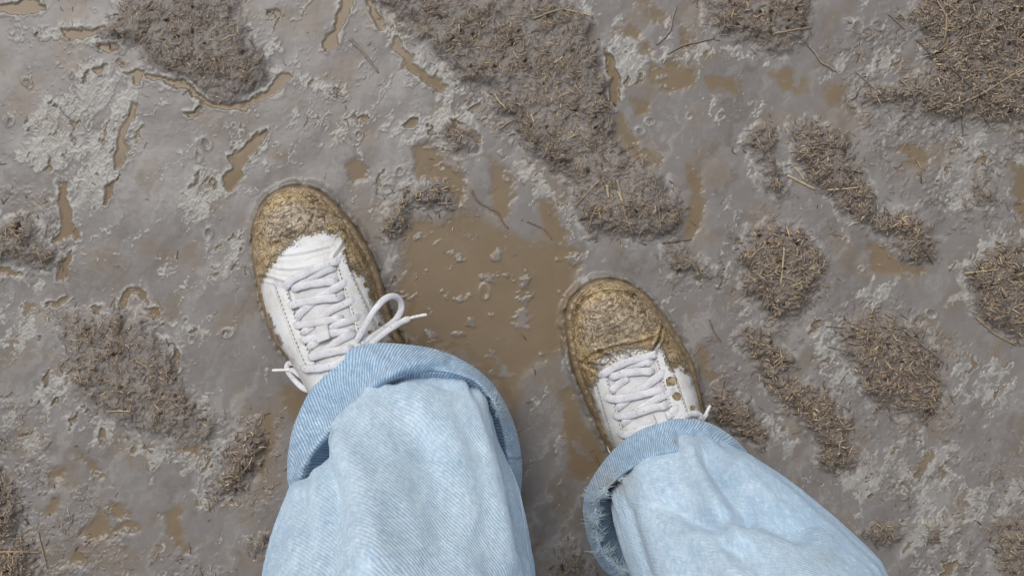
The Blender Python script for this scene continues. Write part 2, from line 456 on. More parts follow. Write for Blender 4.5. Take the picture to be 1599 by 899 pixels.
PUDDLES = [
 [(622,520),(618,470),(628,420),(640,350),(690,345),(730,330),(770,350),(800,365),(850,380),(890,385),(905,400),(898,440),(887,480),(880,520),(868,550),(835,565),(815,600),(800,640),(770,600),(720,550),(650,540)],
 [(645,235),(670,222),(700,255),(730,285),(722,320),(705,300),(685,282),(650,275)],
 [(760,245),(790,265),(803,300),(792,345),(765,325),(768,290)],
 [(840,315),(868,315),(877,345),(890,385),(855,372)],
 [(955,225),(965,180),(985,205),(1005,225),(1032,248),(1022,265),(990,247)],
 [(1075,255),(1090,270),(1098,300),(1095,350),(1085,375),(1072,370),(1078,330)],
 [(960,52),(985,38),(1000,60),(1015,72),(1008,85),(995,65)], [(990,0),(1020,8),(1040,22),(1036,40),(1020,30),(1010,12)],
 [(1062,38),(1078,48),(1090,72),(1070,72),(1060,58)],
 [(1015,95),(1040,100),(1060,95),(1080,105),(1090,130),(1060,142),(1030,142),(1015,120)],
 [(941,72),(957,90),(964,115),(971,130),(967,165),(955,155),(951,115)],
 [(990,158),(1012,160),(1015,178),(992,180)], [(1100,120),(1120,118),(1150,130),(1155,145),(1125,142),(1100,134)],
 [(1195,118),(1230,108),(1255,125),(1265,140),(1230,142),(1210,128)], [(1290,125),(1312,130),(1317,155),(1300,167),(1290,150)],
 [(1390,235),(1425,228),(1452,245),(1442,258),(1410,254)],
 [(1355,385),(1375,378),(1392,397),(1420,417),(1440,421),(1432,434),(1390,430),(1365,420)],
 [(1572,250),(1590,258),(1660,268),(1660,350),(1597,345),(1582,300)],
 [(-30,14),(20,5),(45,-5),(60,0),(72,12),(45,21),(25,21)], [(92,47),(105,44),(130,44),(165,42),(150,50),(128,59),(105,62)],
 [(145,70),(165,68),(190,72),(180,82),(160,80)], [(142,112),(155,105),(163,109),(152,118)],
 [(193,115),(210,107),(226,110),(225,122),(219,132),(210,132),(206,122)],
 [(228,117),(262,124),(290,129),(314,149),(340,160),(365,163),(392,157),(402,152),(422,136),(438,116),(456,120),(432,146),(402,163),(370,173),(340,169),(308,156),(290,141),(260,133),(235,127)],
 [(289,178),(305,173),(314,162),(313,176),(298,183)],
 [(205,160),(213,165),(209,180),(201,195),(197,210),(202,230),(197,248),(181,266),(177,256),(184,230),(184,210),(191,195),(199,180)],
 [(180,280),(179,297),(171,312),(162,321),(159,311),(165,295),(172,282)],
 [(91,286),(103,284),(101,300),(111,330),(116,352),(123,362),(120,376),(108,371),(95,376),(81,379),(95,352),(91,320)],
 [(355,245),(372,235),(385,222),(400,210),(416,203),(411,220),(396,235),(386,250),(376,262),(379,276),(368,291),(357,296),(349,278),(362,262)],
 [(294,291),(305,275),(313,267),(309,281),(300,293)], [(-30,415),(10,420),(35,425),(25,433),(5,431),(-30,430)],
 [(95,410),(111,394),(107,420),(96,440),(89,435)],
 [(535,-20),(552,-20),(551,0),(543,25),(533,50),(523,76),(505,81),(510,55),(525,40)],
 [(570,0),(583,0),(591,25),(606,42),(598,47),(579,27)],
 [(611,58),(623,64),(636,82),(649,100),(666,117),(691,127),(699,136),(685,142),(659,127),(644,113),(631,96),(615,76)],
 [(626,196),(645,187),(658,187),(651,197),(635,199)], [(704,185),(720,194),(741,205),(751,221),(735,216),(715,206)],
 [(185,472),(196,452),(215,449),(227,462),(229,477),(220,471),(210,459),(200,466),(195,481)],
 [(221,480),(249,485),(241,496)], [(140,479),(159,475),(150,489)], [(69,478),(100,462),(103,470),(85,481)],
 [(275,540),(283,560),(276,592),(270,570)], [(124,709),(146,720),(157,735),(179,756),(165,753),(148,739),(129,722)],
 [(72,738),(100,732),(103,745),(85,750),(80,763)], [(65,796),(80,778),(93,775),(86,799)],
 [(128,836),(145,810),(158,790),(166,805),(176,820),(195,811),(219,820),(190,833),(155,839),(140,846)],
 [(170,788),(190,786),(209,802),(190,809),(178,801)], [(255,800),(285,792),(281,820),(291,845),(299,863),(279,856),(261,825)],
 [(267,696),(311,697),(309,709),(285,703)], [(110,866),(125,850),(131,875),(115,881)],
 [(440,600),(470,610),(490,640),(470,662),(448,640)], [(412,640),(426,650),(429,690),(416,740),(408,771),(404,730),(411,690)],
 [(872,615),(890,605),(905,640),(925,680),(945,720),(930,742),(895,742),(885,700),(880,660)],
 [(1087,540),(1110,560),(1120,598),(1105,592),(1090,562)], [(640,20),(668,35),(672,55),(650,50)], [(540,255),(565,250),(575,275),(555,285)],
]
PALE = [  # pale silt areas with reflected sky painted into the mud colour
 (0.9, [(120,95),(200,100),(230,130),(215,160),(225,200),(205,240),(170,310),(150,340),(115,335),(100,290),(60,260),(20,250),(30,215),(50,170),(100,140)]),
 (0.9, [(385,210),(430,220),(400,270),(375,290),(345,320),(300,370),(280,350),(290,280),(330,265)]),
 (0.8, [(420,20),(440,10),(440,60),(435,80),(418,75)]), (0.9, [(455,118),(490,120),(545,135),(540,155),(490,155),(470,135)]),
 (0.9, [(585,30),(640,40),(680,90),(720,120),(760,150),(760,190),(700,170),(650,130),(610,80)]),
 (0.8, [(660,160),(740,160),(760,190),(690,240),(640,215)]), (0.6, [(580,270),(640,262),(650,285),(600,310)]),
 (0.8, [(775,235),(800,240),(860,270),(890,320),(905,360),(895,372),(870,330),(820,290),(785,260)]),
 (1.0, [(950,55),(980,60),(1000,80),(1050,75),(1110,75),(1170,72),(1205,85),(1150,95),(1080,95),(1020,112),(985,140),(965,120)]),
 (0.7, [(1150,120),(1170,140),(1210,175),(1195,182),(1165,152)]), (0.9, [(1200,340),(1160,370),(1140,420),(1140,470),(1115,450),(1130,400),(1160,355)]),
 (1.0, [(1480,420),(1530,380),(1600,358),(1640,355),(1600,378),(1540,398),(1505,430),(1508,465)]),
 (0.9, [(1330,470),(1345,440),(1380,430),(1430,430),(1400,460),(1360,482)]), (0.9, [(1260,480),(1300,490),(1320,560),(1340,620),(1300,610),(1265,560)]),
 (0.6, [(1360,700),(1420,680),(1500,690),(1520,760),(1640,730),(1640,810),(1550,800),(1500,830),(1540,910),(1400,910),(1420,860),(1390,790)]),
 (0.7, [(1480,540),(1580,560),(1590,640),(1520,660),(1490,610)]), (0.7, [(40,560),(100,580),(120,610),(160,650),(200,680),(160,692),(100,670),(60,640),(50,610)]),
 (0.9, [(200,470),(250,480),(290,500),(335,530),(310,537),(270,520),(240,500)]), (0.9, [(25,675),(75,680),(72,715),(30,722)]),
 (0.8, [(200,700),(240,695),(290,700),(345,720),(330,752),(290,740),(230,735)]), (0.7, [(300,770),(380,775),(378,802),(310,800)]),
 (0.6, [(0,460),(60,470),(60,540),(0,560)]), (0.9, [(40,40),(100,38),(170,60),(170,85),(130,75),(70,62)]),
 (0.7, [(880,0),(930,10),(985,30),(960,60),(930,40),(900,20)]), (0.6, [(640,395),(625,440),(600,470),(592,400)]),
 (0.8, [(-20,425),(40,430),(75,440),(70,452),(0,440)]), (0.5, [(450,160),(640,180),(640,220),(520,230),(440,200)]),
 (0.7, [(705,385),(735,382),(730,420),(708,420)]), (0.7, [(740,378),(765,378),(755,398)]), (0.8, [(805,425),(850,432),(882,420),(880,432),(850,440),(815,436)]),
 (0.8, [(735,515),(765,505),(770,515),(742,525)]), (0.6, [(1180,640),(1230,660),(1260,700),(1235,720),(1190,690)]),
 (0.6, [(1300,90),(1400,70),(1420,110),(1350,130),(1310,110)]), (0.6, [(1480,190),(1560,230),(1500,340),(1440,300)]),
 (0.6, [(280,380),(420,350),(395,440),(330,430)]), (0.7, [(1240,760),(1360,745),(1350,765),(1290,770)]), (0.6, [(1290,740),(1380,690),(1400,760),(1340,800)]),
]

TRAMPLED = [   # wet mud with coated straw trodden into it
 (0.9, [(1300,40),(1420,20),(1640,180),(1640,340),(1560,360),(1480,350),(1400,300),(1330,200),(1290,120)]),
 (0.8, [(1260,470),(1380,450),(1500,520),(1520,640),(1470,720),(1380,720),(1290,640)]), (0.8, [(1350,700),(1500,690),(1640,740),(1640,940),(1400,940),(1420,850)]),
 (0.8, [(-40,590),(60,640),(110,740),(180,800),(200,870),(330,860),(380,940),(-40,940)]), (0.7, [(640,10),(830,10),(840,120),(800,230),(740,170),(680,110)]),
 (0.6, [(1140,330),(1300,340),(1310,520),(1250,540),(1140,500)]), (0.7, [(1090,530),(1160,560),(1200,700),(1110,660)]), (0.6, [(300,640),(440,640),(440,800),(320,810)]),
 (0.5, [(-40,290),(90,300),(120,430),(-40,440)]), (0.5, [(580,260),(720,250),(740,380),(600,400)]), (0.5, [(60,470),(250,470),(360,700),(330,760),(120,660)]), (0.5, [(1040,370),(1140,410),(1120,470),(1030,450)]),
]

# one grid for the whole ground: 1.6 photo pixels (1 mm) where the picture looks, growing outward to the horizon
def axis(lo, hi, step):
    core = np.arange(lo, hi + step, step)
    g = step * np.cumsum(1.075 ** np.arange(1, 101))
    return np.concatenate([(lo - g)[::-1], core, core[-1] + g])


gx = axis(-50, 1650, 1.6); gy = axis(-50, 950, 1.6)
GX, GY = np.meshgrid(gx, gy)                      # photo pixels on the ground, rows run down the picture
near = (GX > -420) & (GX < 2020) & (GY > -420) & (GY < 1320)
nearf = sstep(1500, 400, np.hypot(np.maximum(np.abs(GX - CX) - 860, 0), np.maximum(np.abs(GY - CY) - 510, 0)))

w1x, w1y = fbm(GX / 34, GY / 34, 1, 4, 0.6), fbm(GX / 34, GY / 34, 2, 4, 0.6)
WX, WY = GX + 13 * w1x, GY + 13 * w1y

mound_sd = np.full(GX.shape, 60, np.float32); mound_id = np.full(GX.shape, -1, np.int16); mound_h = np.zeros(GX.shape, np.float32)
for i, (lab, poly, hh) in enumerate(MOUNDS):
    d = sdf_poly(WX, WY, poly)
    m = d < mound_sd
    mound_sd[m] = d[m]; mound_id[m] = i; mound_h[m] = hh
mound_sd = np.where(mound_sd < 59, mound_sd + 8 * fbm(GX / 15, GY / 15, 3, 3, 0.6) + 15 * fbm(GX / 46, GY / 46, 4, 3, 0.6) + 2, mound_sd).astype(np.float32)
pud_sd = np.full(GX.shape, 60, np.float32); pud_id = np.full(GX.shape, -1, np.int16); pud_soft = np.zeros(GX.shape, np.float32)
f1x, f1y = fbm(GX / 17, GY / 17, 8, 3, 0.6), fbm(GX / 17, GY / 17, 9, 3, 0.6)
PX2, PY2 = GX + 8 * w1x + 6 * f1x, GY + 8 * w1y + 6 * f1y
SOFT_P = (0, 1, 2, 3, 4, 5, 6, 7, 8, 9, 11, 12, 13, 14, 15, 16, 17, *range(len(PUDDLES) - 14, len(PUDDLES)))
for i, poly in enumerate(PUDDLES):
    sf = i in SOFT_P
    pc = catmull(np.vstack([poly, poly[:1]]), 5 * len(poly))[:-1]
    d = sdf_poly(PX2, PY2, pc)
    if sf: d = np.where(d < 59, d + 10 * fbm(GX / 24, GY / 24, 14, 4, 0.6), d)
    m = d < pud_sd
    pud_sd[m] = d[m]; pud_id[m] = i; pud_soft[m] = sf
pale_m = np.zeros(GX.shape, np.float32)
for s, poly in PALE:
    d = sdf_poly(GX + 26 * w1x, GY + 26 * w1y, poly)
    pale_m = np.maximum(pale_m, s * sstep(10, -14, d))

tramp = np.zeros(GX.shape, np.float32)
for s, poly in TRAMPLED:
    d = sdf_poly(GX + 30 * w1x, GY + 30 * w1y, poly)
    tramp = np.maximum(tramp, s * sstep(16, -20, d))
tramp *= sstep(-0.28, 0.16, fbm(GX / 38, GY / 38, 16, 4, 0.62))
# beyond what the picture shows: the same kinds of ground, spread by noise
outside = np.maximum(np.abs(GX - CX) - 840, np.abs(GY - CY) - 490)
of = sstep(0, 120, outside) * nearf
on = fbm(GX / 170, GY / 170, 31, 4)
mound_sd = np.where((of > 0) & (mound_id < 0), np.minimum(mound_sd, 60 - 130 * np.maximum(on - 0.02, 0) * of * 4), mound_sd)
mound_h = np.where((mound_h == 0) & (mound_sd < 20), 1.0, mound_h)
pale_m = np.maximum(pale_m, of * 0.7 * sstep(0.05, 0.3, fbm(GX / 120, GY / 120, 33, 3)))

# shoe footprints press the mud
SHOE_L = dict(tip=(449.0, 292.5), ang=17.2); SHOE_R = dict(tip=(931.5, 440.0), ang=19.2)

# fields
clump = sstep(8, -18, mound_sd)
clump_n = fbm(GX / 26, GY / 26, 40, 4, 0.6)
wetfilm = np.where(np.isin(mound_id, (3, 5, 6, 8, 9, 10, 11, 12, 13, 14, 15, 18, 19)), 0.6, 1.0) * sstep(-0.16, 0.22, fbm(GX / 40, GY / 40, 41, 4, 0.62) + np.where(np.isin(mound_id, (0, 1, 2, 17)), 0.13, 0.0) + 0.16 * sstep(-26, 0, mound_sd)) * 0.82      # smooth wet film lying over parts of the mounds
brown = np.where(pud_soft > 0, 0.92 * sstep(np.where(pud_id == 0, 16, 7), np.where(pud_id == 0, -12, -7), pud_sd), sstep(1.3, -1.3, pud_sd)) * (1 - 0.85 * clump)  # soft pool edges paint where reflected sky gives way to brown water
brown = np.where(pud_id < 0, 0, brown)
sky_grey = sstep(0.20, 0.40, fbm(GX / 42 + 3, GY / 30, 15, 4, 0.6)) * (pud_soft > 0)       # sky reflection painted as grey patches on the open water
brown = brown * (1 - 0.8 * sky_grey)
qx, qy = GX + 9 * fbm(GX / 16, GY / 16, 51, 3), GY + 9 * fbm(GX / 16, GY / 16, 52, 3)
# the wet mud flowed from lower left to upper right on the left, and along the ruts on the right
fa = np.radians(np.where(GX < 700, 58.0, np.where(GX > 1150, 35.0, 45.0)) + 30 * fbm(GX / 200, GY / 200, 50, 2))
fu, fv = GX * math.cos(1.0) - GY * math.sin(1.0), GX * math.sin(1.0) + GY * math.cos(1.0)
r1 = 1 - np.abs(perlin(qx / 11, qy / 15, 53)) * 1.9
r2 = 1 - np.abs(perlin(qx / 5.0, qy / 6.5, 54)) * 1.9
r3 = 1 - np.abs(perlin(GX / 30 + 1.3 * w1x, GY / 42 + 1.3 * w1y, 55)) * 2.2
crest = np.clip(0.75 * sstep(0.5, 0.95, r1) + 0.30 * sstep(0.6, 0.95, r2), 0, 1)
tx_, ty_ = fu + 16 * w1x + 7 * f1x, fv + 16 * w1y + 7 * f1y
torn = fbm(tx_ / 62, ty_ / 22, 56, 4, 0.55) + 0.22 * (crest - 0.35)
streak = np.clip(0.5 + 0.62 * fbm(tx_ / 190 + 0.6 * w1x, ty_ / 26 + 0.5 * w1y, 66, 4, 0.55) + 0.25 * fbm(GX / 120, GY / 120, 67, 3), 0, 1)
patch = sstep(-0.03, 0.10, torn + 0.62 * (pale_m - 0.62))
patch *= 0.62 + 0.38 * sstep(-0.3, 0.3, fbm(tx_ / 26, ty_ / 11, 63, 2))
# pits of brown water among the pale patches
pits = sstep(0.30, 0.36, fbm(tx_ / 40 + 9, ty_ / 17, 64, 3, 0.5)) * sstep(0.25, 0.5, pale_m) * (mound_sd > 8)
brown = np.maximum(brown, 0.9 * pits)
pitrim = np.exp(-((fbm(tx_ / 40 + 9, ty_ / 17, 64, 3, 0.5) - 0.27) / 0.045) ** 2) * sstep(0.25, 0.5, pale_m) * (mound_sd > 4)
brk = sstep(-0.25, 0.15, fbm(GX / 22, GY / 22, 57, 3))
rw = 2.0 + 6.0 * sstep(-0.1, 0.45, fbm(GX / 20, GY / 20, 65, 3, 0.6))
rim_p = np.where(pud_sd > 0, np.exp(-(np.maximum(pud_sd - 1.8, 0) / rw) ** 2) * sstep(0.2, 1.8, pud_sd), 0) * (pud_id >= 0) * brk * (1 - pud_soft)
rim_m = np.exp(-((mound_sd - 5.0) / (2.0 + 0.6 * rw)) ** 2) * sstep(-0.02, 0.26, fbm(GX / 48, GY / 48, 58, 3)) * 0.9
flow = sstep(0.88, 0.99, r3) * sstep(0.05, 0.35, fbm(GX / 90, GY / 90, 59, 3)) * 0.5
speck = (1 - 0.8 * pud_soft) * sstep(0.56, 0.74, perlin(GX / 6.5, GY / 5.0, 60) + 0.3 * f1x) * sstep(-0.1, 0.3, fbm(GX / 70, GY / 70, 61, 3)) * 0.8
pale = np.clip(np.maximum.reduce([np.clip(patch * (0.62 + 0.5 * crest), 0, 1) * sstep(-0.05, 0.2, pale_m + 0.15), rim_p * 0.95, rim_m * (0.5 + 0.5 * crest), 0.8 * flow, speck * 0.35, 0.8 * pitrim]), 0, 1)  # sky glints on crests, rims and flecks, painted as pale mud colour
pale *= (1 - brown) * (1 - 0.85 * clump) * (0.35 + 0.65 * nearf)
pale_m = np.clip(pale_m, 0, 1)
soft = sstep(0.02, 0.34, fbm(GX / 75 + 7, GY / 75, 62, 3)) * (1 - clump)         # faint brown stains in the grey mud

lowz = 0.0022 * fbm(GX / 260, GY / 260, 70, 3)
smooth = 0.0008 * fbm(GX / 80, GY / 80, 71, 2) + 0.00005 * perlin(GX / 9, GY / 9, 72)
rag = np.abs(perlin(GX / 9, GY / 9, 73)) * 0.6 + np.abs(perlin(GX / 4.6, GY / 4.6, 74)) * 0.4
mz = clump * mound_h * (0.0028 + 0.0052 * sstep(0, -34, mound_sd)) + clump * (0.0045 * clump_n + 0.0024 * rag * (1 - wetfilm))
holes = sstep(0.30, 0.55, fbm(GX / 13, GY / 13, 75, 2)) * clump * (1 - wetfilm) * 0.006
Z = lowz + smooth + mz - holes + tramp * (1 - clump) * (0.0022 * rag + 0.0016 * fbm(GX / 22, GY / 22, 17, 3) - 0.0005)
Z += (0.00025 * patch + 0.00045 * patch * crest) * (1 - clump) + 0.0007 * (rim_p + 0.8 * rim_m + 0.5 * pitrim) * (1 - clump) + 0.0003 * flow + 0.0004 * speck
Z += 0.0004 * np.abs(w1x) * pale_m * (1 - clump)
wat = np.where(pud_soft > 0, -0.0009, -0.0014) + 0.00006 * perlin(GX / 26, GY / 26, 77)
Z = Z * (1 - brown) + wat * brown
clump_c = np.maximum(clump * (1 - 0.8 * wetfilm), 0.55 * tramp * sstep(-0.1, 0.4, fbm(GX / 16, GY / 16, 18, 3)))

# bubbles and pock marks in the wet mud
bub = [(757,455,9),(560,212,6),(322,225,8),(318,70,5),(455,305,6),(300,335,6),(325,365,7),(605,295,8),(625,268,7),(510,330,7),(1340,42,9),(1372,40,7),(1363,66,6),
       (1352,50,7),(190,80,5),(365,197,4),(42,128,6),(16,190,6),(55,250,5),(1322,375,5),(1345,420,5),(1455,490,7),(355,520,7),(290,500,5),(300,530,5),(50,628,5),
       (1180,45,6),(640,300,7),(690,260,5),(865,30,7),(960,80,6),(1015,190,7),(1000,205,6),(310,245,7),(205,208,6),(180,205,5)]
bub += [(rng.uniform(0, 1599), rng.uniform(0, 899), rng.uniform(2.0, 4.5)) for _ in range(30)]
bub = [(x_, y_, 0.82 * r_) for x_, y_, r_ in bub]
for bx, by, br in bub:
    j0, j1 = np.searchsorted(gx, [bx - 3 * br, bx + 3 * br]); i0, i1 = np.searchsorted(gy, [by - 3 * br, by + 3 * br])
    sl = (slice(i0, i1), slice(j0, j1))
    an = rng.uniform(0, 6.3); ex = rng.uniform(1.0, 1.5)
    dx, dy = GX[sl] - bx, GY[sl] - by
    rr = np.hypot((dx * math.cos(an) + dy * math.sin(an)) / ex, -dx * math.sin(an) + dy * math.cos(an)) + 0.7 * w1x[sl]
    ring = np.exp(-((rr - br) / (0.28 * br + 0.5)) ** 2)
    keep = (1 - brown[sl] * 0.5) * (1 - clump[sl])
    Z[sl] += (0.0011 * ring - 0.0010 * (rr < br)) * keep * br / 6
    pale[sl] = np.maximum(pale[sl], 0.65 * ring * keep * sstep(-br * 0.5, br * 0.7, dx * math.cos(an * 3) + dy * math.sin(an * 3)))

# the shoes: mud pushed up round them
def foot_local(px, py, sh):
    a = math.radians(sh['ang'])
    dx, dy = px - sh['tip'][0], py - sh['tip'][1]
    return dx * math.sin(a) + dy * math.cos(a), dx * math.cos(a) - dy * math.sin(a)     # back along the foot, across to the right


Zg = Z
WXm, WYm = px2w(GX, GY)
def ground_z(px, py):
    px = np.atleast_1d(np.asarray(px, float)); py = np.atleast_1d(np.asarray(py, float))
    j = np.clip(np.searchsorted(gx, px) - 1, 0, len(gx) - 2); i = np.clip(np.searchsorted(gy, py) - 1, 0, len(gy) - 2)
    tx = np.clip((px - gx[j]) / (gx[j + 1] - gx[j]), 0, 1); ty = np.clip((py - gy[i]) / (gy[i + 1] - gy[i]), 0, 1)
    return (Zg[i, j] * (1 - tx) + Zg[i, j + 1] * tx) * (1 - ty) + (Zg[i + 1, j] * (1 - tx) + Zg[i + 1, j + 1] * tx) * ty


def gval(F, px, py):
    j = np.clip(np.searchsorted(gx, px), 0, len(gx) - 1); i = np.clip(np.searchsorted(gy, py), 0, len(gy) - 1)
    return F[i, j]


def build_ground():
    nr, nc = GX.shape
    V = np.stack([WXm.ravel(), WYm.ravel(), Zg.ravel()], 1)
    # normals of the whole sheet, so the pieces cut from it meet without a seam
    dzx = np.gradient(Zg, axis=1) / np.gradient(WXm, axis=1); dzy = np.gradient(Zg, axis=0) / np.gradient(WYm, axis=0)
    N = np.stack([-dzx.ravel(), -dzy.ravel(), np.ones(nr * nc)], 1); N /= np.linalg.norm(N, axis=1, keepdims=True)
    F = grid_faces(nr, nc)[:, ::-1]
    flat = lambda A: A.ravel()
    msd, mid, psd, pid, br = flat(mound_sd), flat(mound_id), flat(pud_sd), flat(pud_id), flat(brown)
    c = F[:, 0]
    # pits too small to be pools stay part of the mud sheet
    lab = np.full(len(F), -1, np.int32)
    inm = (msd[c] < 0) & (mid[c] >= 0)
    lab[inm] = mid[c][inm]
    inp = (br[c] > 0.5) & ~inm & (pid[c] >= 0) & (psd[c] < 3)
    lab[inp] = 1000 + pid[c][inp]
    A = {'pale': flat(pale), 'clump': flat(clump_c), 'brown': br, 'soft': flat(soft), 'streak': flat(streak)}
    out = {}
    for L in np.unique(lab):
        f = F[lab == L]
        if L >= 0 and len(f) < 12:
            lab[lab == L] = -1; continue
    for L in np.unique(lab):
        f = F[lab == L]
        used, inv = np.unique(f, return_inverse=True)
        nm = 'mud_ground' if L < 0 else ('straw_mound' if L < 1000 else 'puddle')
        o = mesh_np(nm, V[used], inv.reshape(f.shape).astype(np.int32), MUD, attrs={k: a[used] for k, a in A.items()}, normals=N[used])
        if L < 0: tag(o, kind='structure', label='wet grey mud with pale silt, painted-in sky sheen and trodden ripples')
        elif L >= 1000: tag(o, kind='structure', label='brown water standing in the trodden mud')
        else: tag(o, MOUNDS[L][0], 'mud mound', 'mounds of straw and mud standing out of the wet mud')
        out[L] = o
    return out


# ------------------------------------------------------------------ straw
TINTS = np.array([(0.225, 0.188, 0.152), (0.275, 0.236, 0.196), (0.145, 0.108, 0.078), (0.315, 0.250, 0.178), (0.40, 0.305, 0.185), (0.058, 0.042, 0.031), (0.52, 0.44, 0.30)])
TPROB = np.array([0.23, 0.22, 0.17, 0.14, 0.10, 0.10, 0.04])


def straw_bits(name, px, py, parent, lift=-0.0001, lmin=4.0, lmax=17.0, zfun=None, tint=None, tilt=0.07, wide=1.0, prob=None):
    n = len(px)
    L = np.exp(rng.normal(math.log(8.5), 0.45, n)).clip(lmin, lmax * 1.6) / S * 0.5
    W = rng.uniform(0.45, 1.25, n) / S * 0.8 * wide
    yaw = rng.uniform(0, 2 * np.pi, n) + 0.0
    tl = rng.normal(0, tilt, n); bend = rng.normal(0, 0.5, n)
    x, y = px2w(px, py)
    z = (zfun or ground_z)(px, py) + lift + np.abs(rng.normal(0, 0.0005, n)) + np.abs(np.sin(tl)) * L * 0.45
    V = np.zeros((n, 9, 3)); th = np.array([0.5, 2.6, 4.7])
    for k, s in enumerate((-1, 0, 1)):
        a = yaw + bend * s * 0.5
        cx = x + np.cos(a) * L * s; cy = y + np.sin(a) * L * s; cz = z + np.sin(tl) * L * s
        w = W * (1.0 if s == 0 else 0.7)
        for q in range(3):
            o, h = np.cos(th[q]), np.sin(th[q])
            V[:, k * 3 + q, 0] = cx - np.sin(a) * o * w
            V[:, k * 3 + q, 1] = cy + np.cos(a) * o * w
            V[:, k * 3 + q, 2] = cz + h * w * 0.75
    fq = []
    for k in (0, 1):
        for q in range(3):
            q2 = (q + 1) % 3
            fq.append((k * 3 + q, k * 3 + q2, k * 3 + 3 + q2, k * 3 + 3 + q))
    base = (np.arange(n) * 9)[:, None, None]
    Fq = (np.array(fq)[None] + base).reshape(-1, 4); Ft = (np.array([(0, 2, 1), (6, 7, 8)])[None] + base).reshape(-1, 3)
    T = TINTS[rng.choice(len(TINTS), n, p=TPROB if prob is None else prob)] * np.array([1.06, 0.99, 0.90]) * rng.uniform(0.8, 1.2, (n, 1))
    if tint is not None: T = T * tint
    o = mesh_np(name, V.reshape(-1, 3), [Fq, Ft], STRAW, parent, cols=np.repeat(T, 9, 0))
    o['kind'] = 'stuff'
    return o


TPROB_CHIP = np.array([0.20, 0.20, 0.18, 0.19, 0.11, 0.09, 0.03])
CHIPPY = (3, 5, 6, 8, 9, 10, 11, 12, 13, 14, 15, 18, 19)      # mounds of coarser, cleaner straw chips


def litter(ground):
    for i, (lab, poly, hh) in enumerate(MOUNDS):
        if i not in ground: continue
        P = np.array(poly); lo = P.min(0) - 8; hi = P.max(0) + 8
        area = (hi - lo).prod(); n = int(area / 13)
        px = rng.uniform(lo[0], hi[0], n); py = rng.uniform(lo[1], hi[1], n)
        ok = (gval(mound_id, px, py) == i) & (gval(mound_sd, px, py) < 2)
        dens = (0.24 + 0.76 * gval(clump_c, px, py) * sstep(-0.5, 0.25, gval(clump_n, px, py))) * (0.25 + 0.75 * sstep(3, -22, gval(mound_sd, px, py)))
        ok &= rng.uniform(0, 1, n) < dens
        chips = i in CHIPPY
        if ok.sum() > 3: straw_bits('straw_litter', px[ok], py[ok], ground[i], wide=1.45 if chips else 1.0, lift=0.0004 if chips else -0.0001, prob=TPROB_CHIP if chips and i not in (5, 6) else None)
    n = 26000
    px = rng.uniform(-40, 1640, n); py = rng.uniform(-40, 940, n)
    tr = gval(tramp, px, py)
    ok = (rng.uniform(0, 1, n) < 0.22 * sstep(26, 0, gval(mound_sd, px, py))) | (rng.uniform(0, 1, n) < 0.012 + 0.42 * tr)
    ok &= gval(mound_sd, px, py) > 0
    o = straw_bits('loose_straw', px[ok], py[ok], None, lift=0.0002, tilt=0.05)
    o['label'] = 'fine chopped straw scattered over the wet mud'


